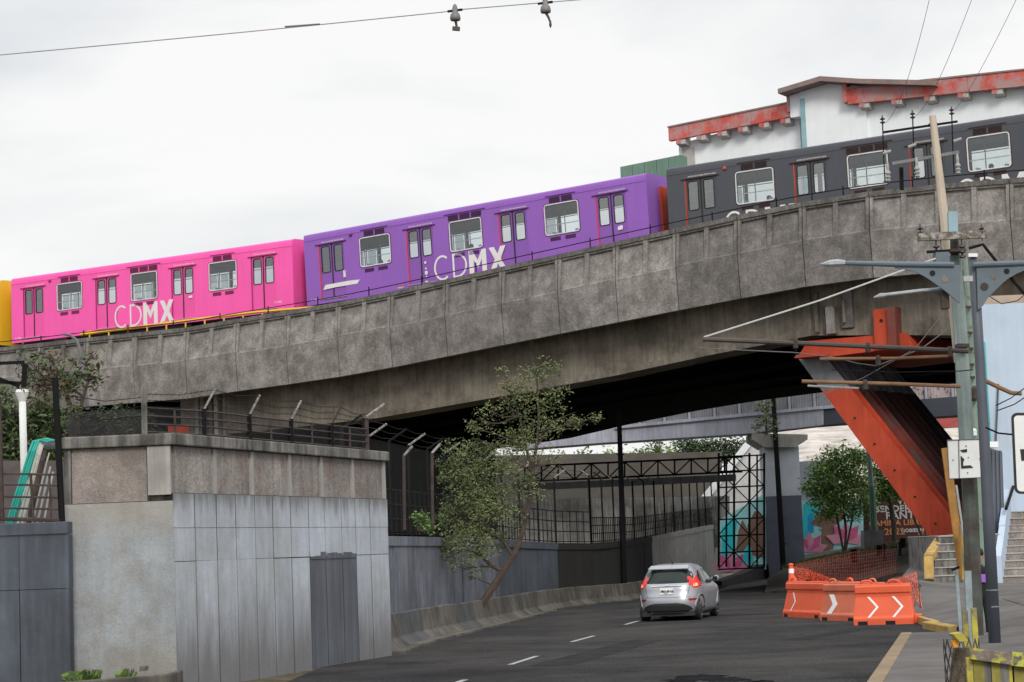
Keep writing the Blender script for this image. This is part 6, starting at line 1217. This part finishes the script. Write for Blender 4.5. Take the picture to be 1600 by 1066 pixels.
for s_ in 'lr': E2 += [('chest', 's' + s_), ('s' + s_, 'e' + s_), ('e' + s_, 'w' + s_), ('w' + s_, 'h' + s_), ('pelvis', 'hp' + s_), ('hp' + s_, 'k' + s_), ('k' + s_, 'a' + s_), ('a' + s_, 't' + s_), ('h' + s_, 'th' + s_)] + [('h' + s_, 'f%d%s' % (f, s_)) for f in range(4)]
pp = at(1537, 1004, 39.9)
zn = lambda c: 0 if c.z > 1.45 or (abs(c.x) > .2 and c.z < 1.16 and c.z > .6) else (2 if c.z < .07 else 1)
pt_ = person('person in black T-shirt with purple print standing half hidden behind the poles', Matrix.Translation(pp) @ Matrix.Rotation(rad(170), 4, 'Z'), J, E2, [skin, blkc, m_blk], zn)
MB().prism([(x, .128, z) for x, z in ((-.11, 1.12), (.09, 1.12), (.1, 1.2), (.06, 1.27), (-.1, 1.27))], (0, .006, 0)).build('shirt_print', mat('purple print', (.32, .13, .6), .8), pt_, world=False)
# seated passengers
JS = dict(pelvis=((0, 0, .52), .13, .8), belly=((0, -.02, .68), .12, .8), chest=((0, -.03, .88), .15, .75), neck=((0, 0, 1.05), .055), chin=((0, .02, 1.14), .075), head=((0, .015, 1.22), .088), crown=((0, 0, 1.29), .06), sl=((.18, 0, .98), .06), el=((.22, .08, .74), .042), wl=((.14, .28, .66), .028), hl=((.12, .36, .64), .03), sr=((-.18, 0, .98), .06), er=((-.22, .08, .74), .042), wr=((-.14, .28, .66), .028), hr=((-.12, .36, .64), .03), kl=((.1, .42, .52), .07), al=((.1, .42, .1), .045), kr=((-.1, .42, .52), .07), ar=((-.1, .42, .1), .045))
ES = [('pelvis', 'belly'), ('belly', 'chest'), ('chest', 'neck'), ('neck', 'chin'), ('chin', 'head'), ('head', 'crown')] + [(a + s_, b + s_) for s_ in 'lr' for a, b in (('s', 'e'), ('e', 'w'), ('w', 'h'), ('k', 'a'))] + [('chest', 'sl'), ('chest', 'sr'), ('pelvis', 'kl'), ('pelvis', 'kr')]
cl = [blkc, mat('blue cloth', (.05, .1, .2), .9), mat('grey cloth', (.2, .2, .2), .9), mat('maroon cloth', (.2, .03, .04), .9)]
for (t_, M_), x, y, rz, ci, lab in ((carU, 3.35, .75, 90, 0, 'dark haired passenger seated on the left in the first purple carriage window'), (carU, 3.95, .7, -90, 1, 'passenger in blue seated on the right in the first purple carriage window'), (carU, 7.85, .7, 90, 2, 'passenger in grey seated in the middle purple carriage window'), (carU, 8.5, .8, -90, 0, 'passenger in black facing left in the middle purple carriage window'),
    (carP, 8.2, .8, 90, 1, 'passenger seated in the middle pink carriage window'), (carP, 12.8, .8, -90, 3, 'passenger in maroon seated in the rightmost pink carriage window'), (carK, 3.8, .8, 90, 2, 'passenger seated in the leftmost charcoal carriage window'), (carK, 12.3, .8, -90, 1, 'passenger seated in the rightmost charcoal carriage window')):
    person(lab, M_ @ Matrix.Translation((x, y, .2)) @ Matrix.Rotation(rad(rz), 4, 'Z'), JS, ES, [skin, cl[ci]], lambda c: 0 if c.z > 1.06 or c.y > .3 and c.z > .6 else 1, face=False, group='passengers seen through the carriage windows')
# ------------------------------------------------------------------ wear and litter
random.seed(9)
def blot(cx, cy, r, z, nm, m_, spiky=.4, n=26):
    c = gnd(cx, cy, z); P = [c + V((cos(2 * pi * k / n) * r * random.uniform(1 - spiky, 1 + spiky), sin(2 * pi * k / n) * r * 1.8 * random.uniform(1 - spiky, 1 + spiky), 0)) for k in range(n)]; MB().quad(*P).build(nm, m_, road)
m_oil = mat('oil stained asphalt', (.02, .02, .024), .9, .3, 2, spec=0); m_patch2 = mat('patched asphalt', (.044, .044, .046), .95, .2, 2, speck=.3, spec=0)
for x, y, r in ((1095, 1058, .35), (1135, 1062, .3), (1068, 1063, .28), (1185, 1066, .25)): blot(x, y, r, .004 + random.random() * .003, 'damp_stain', m_oil, .45)
for x0, y0, x1, y1, w_ in ((1240, 1000, 1330, 985, .5), (860, 1040, 1010, 1000, .8)):
    p, q = gnd(x0, y0, .0035), gnd(x1, y1, .0035); d = (q - p).normalized(); n_ = V((-d.y, d.x, 0)) * w_ / 2; MB().quad(p - n_, q - n_, q + n_, p + n_).build('asphalt_patch', m_patch2, road)
lm = MB()
for i in range(260):
    u = random.random(); k = int(u * 8); a = base[k].lerp(base[k + 1], u * 8 - k); d = (base[k + 1] - base[k]).normalized(); q = V((d.y, -d.x, 0)); p = a + q * abs(random.gauss(0, .12)) + V((0, 0, .055 if i % 2 else .02)); a_ = random.random() * 6; r_ = random.uniform(.01, .03); e = V((cos(a_), sin(a_), .2)) * r_; f = V((-sin(a_), cos(a_), .1)) * r_ * .6; lm.quad(p - e, p + f, p + e, p - f)
lm.build('gutter_debris', [mat('dry litter', (.16, .12, .08), .9, .5, 9)], label='dry leaves and grit along the foot of the concrete barriers', cat='debris', kind='stuff')
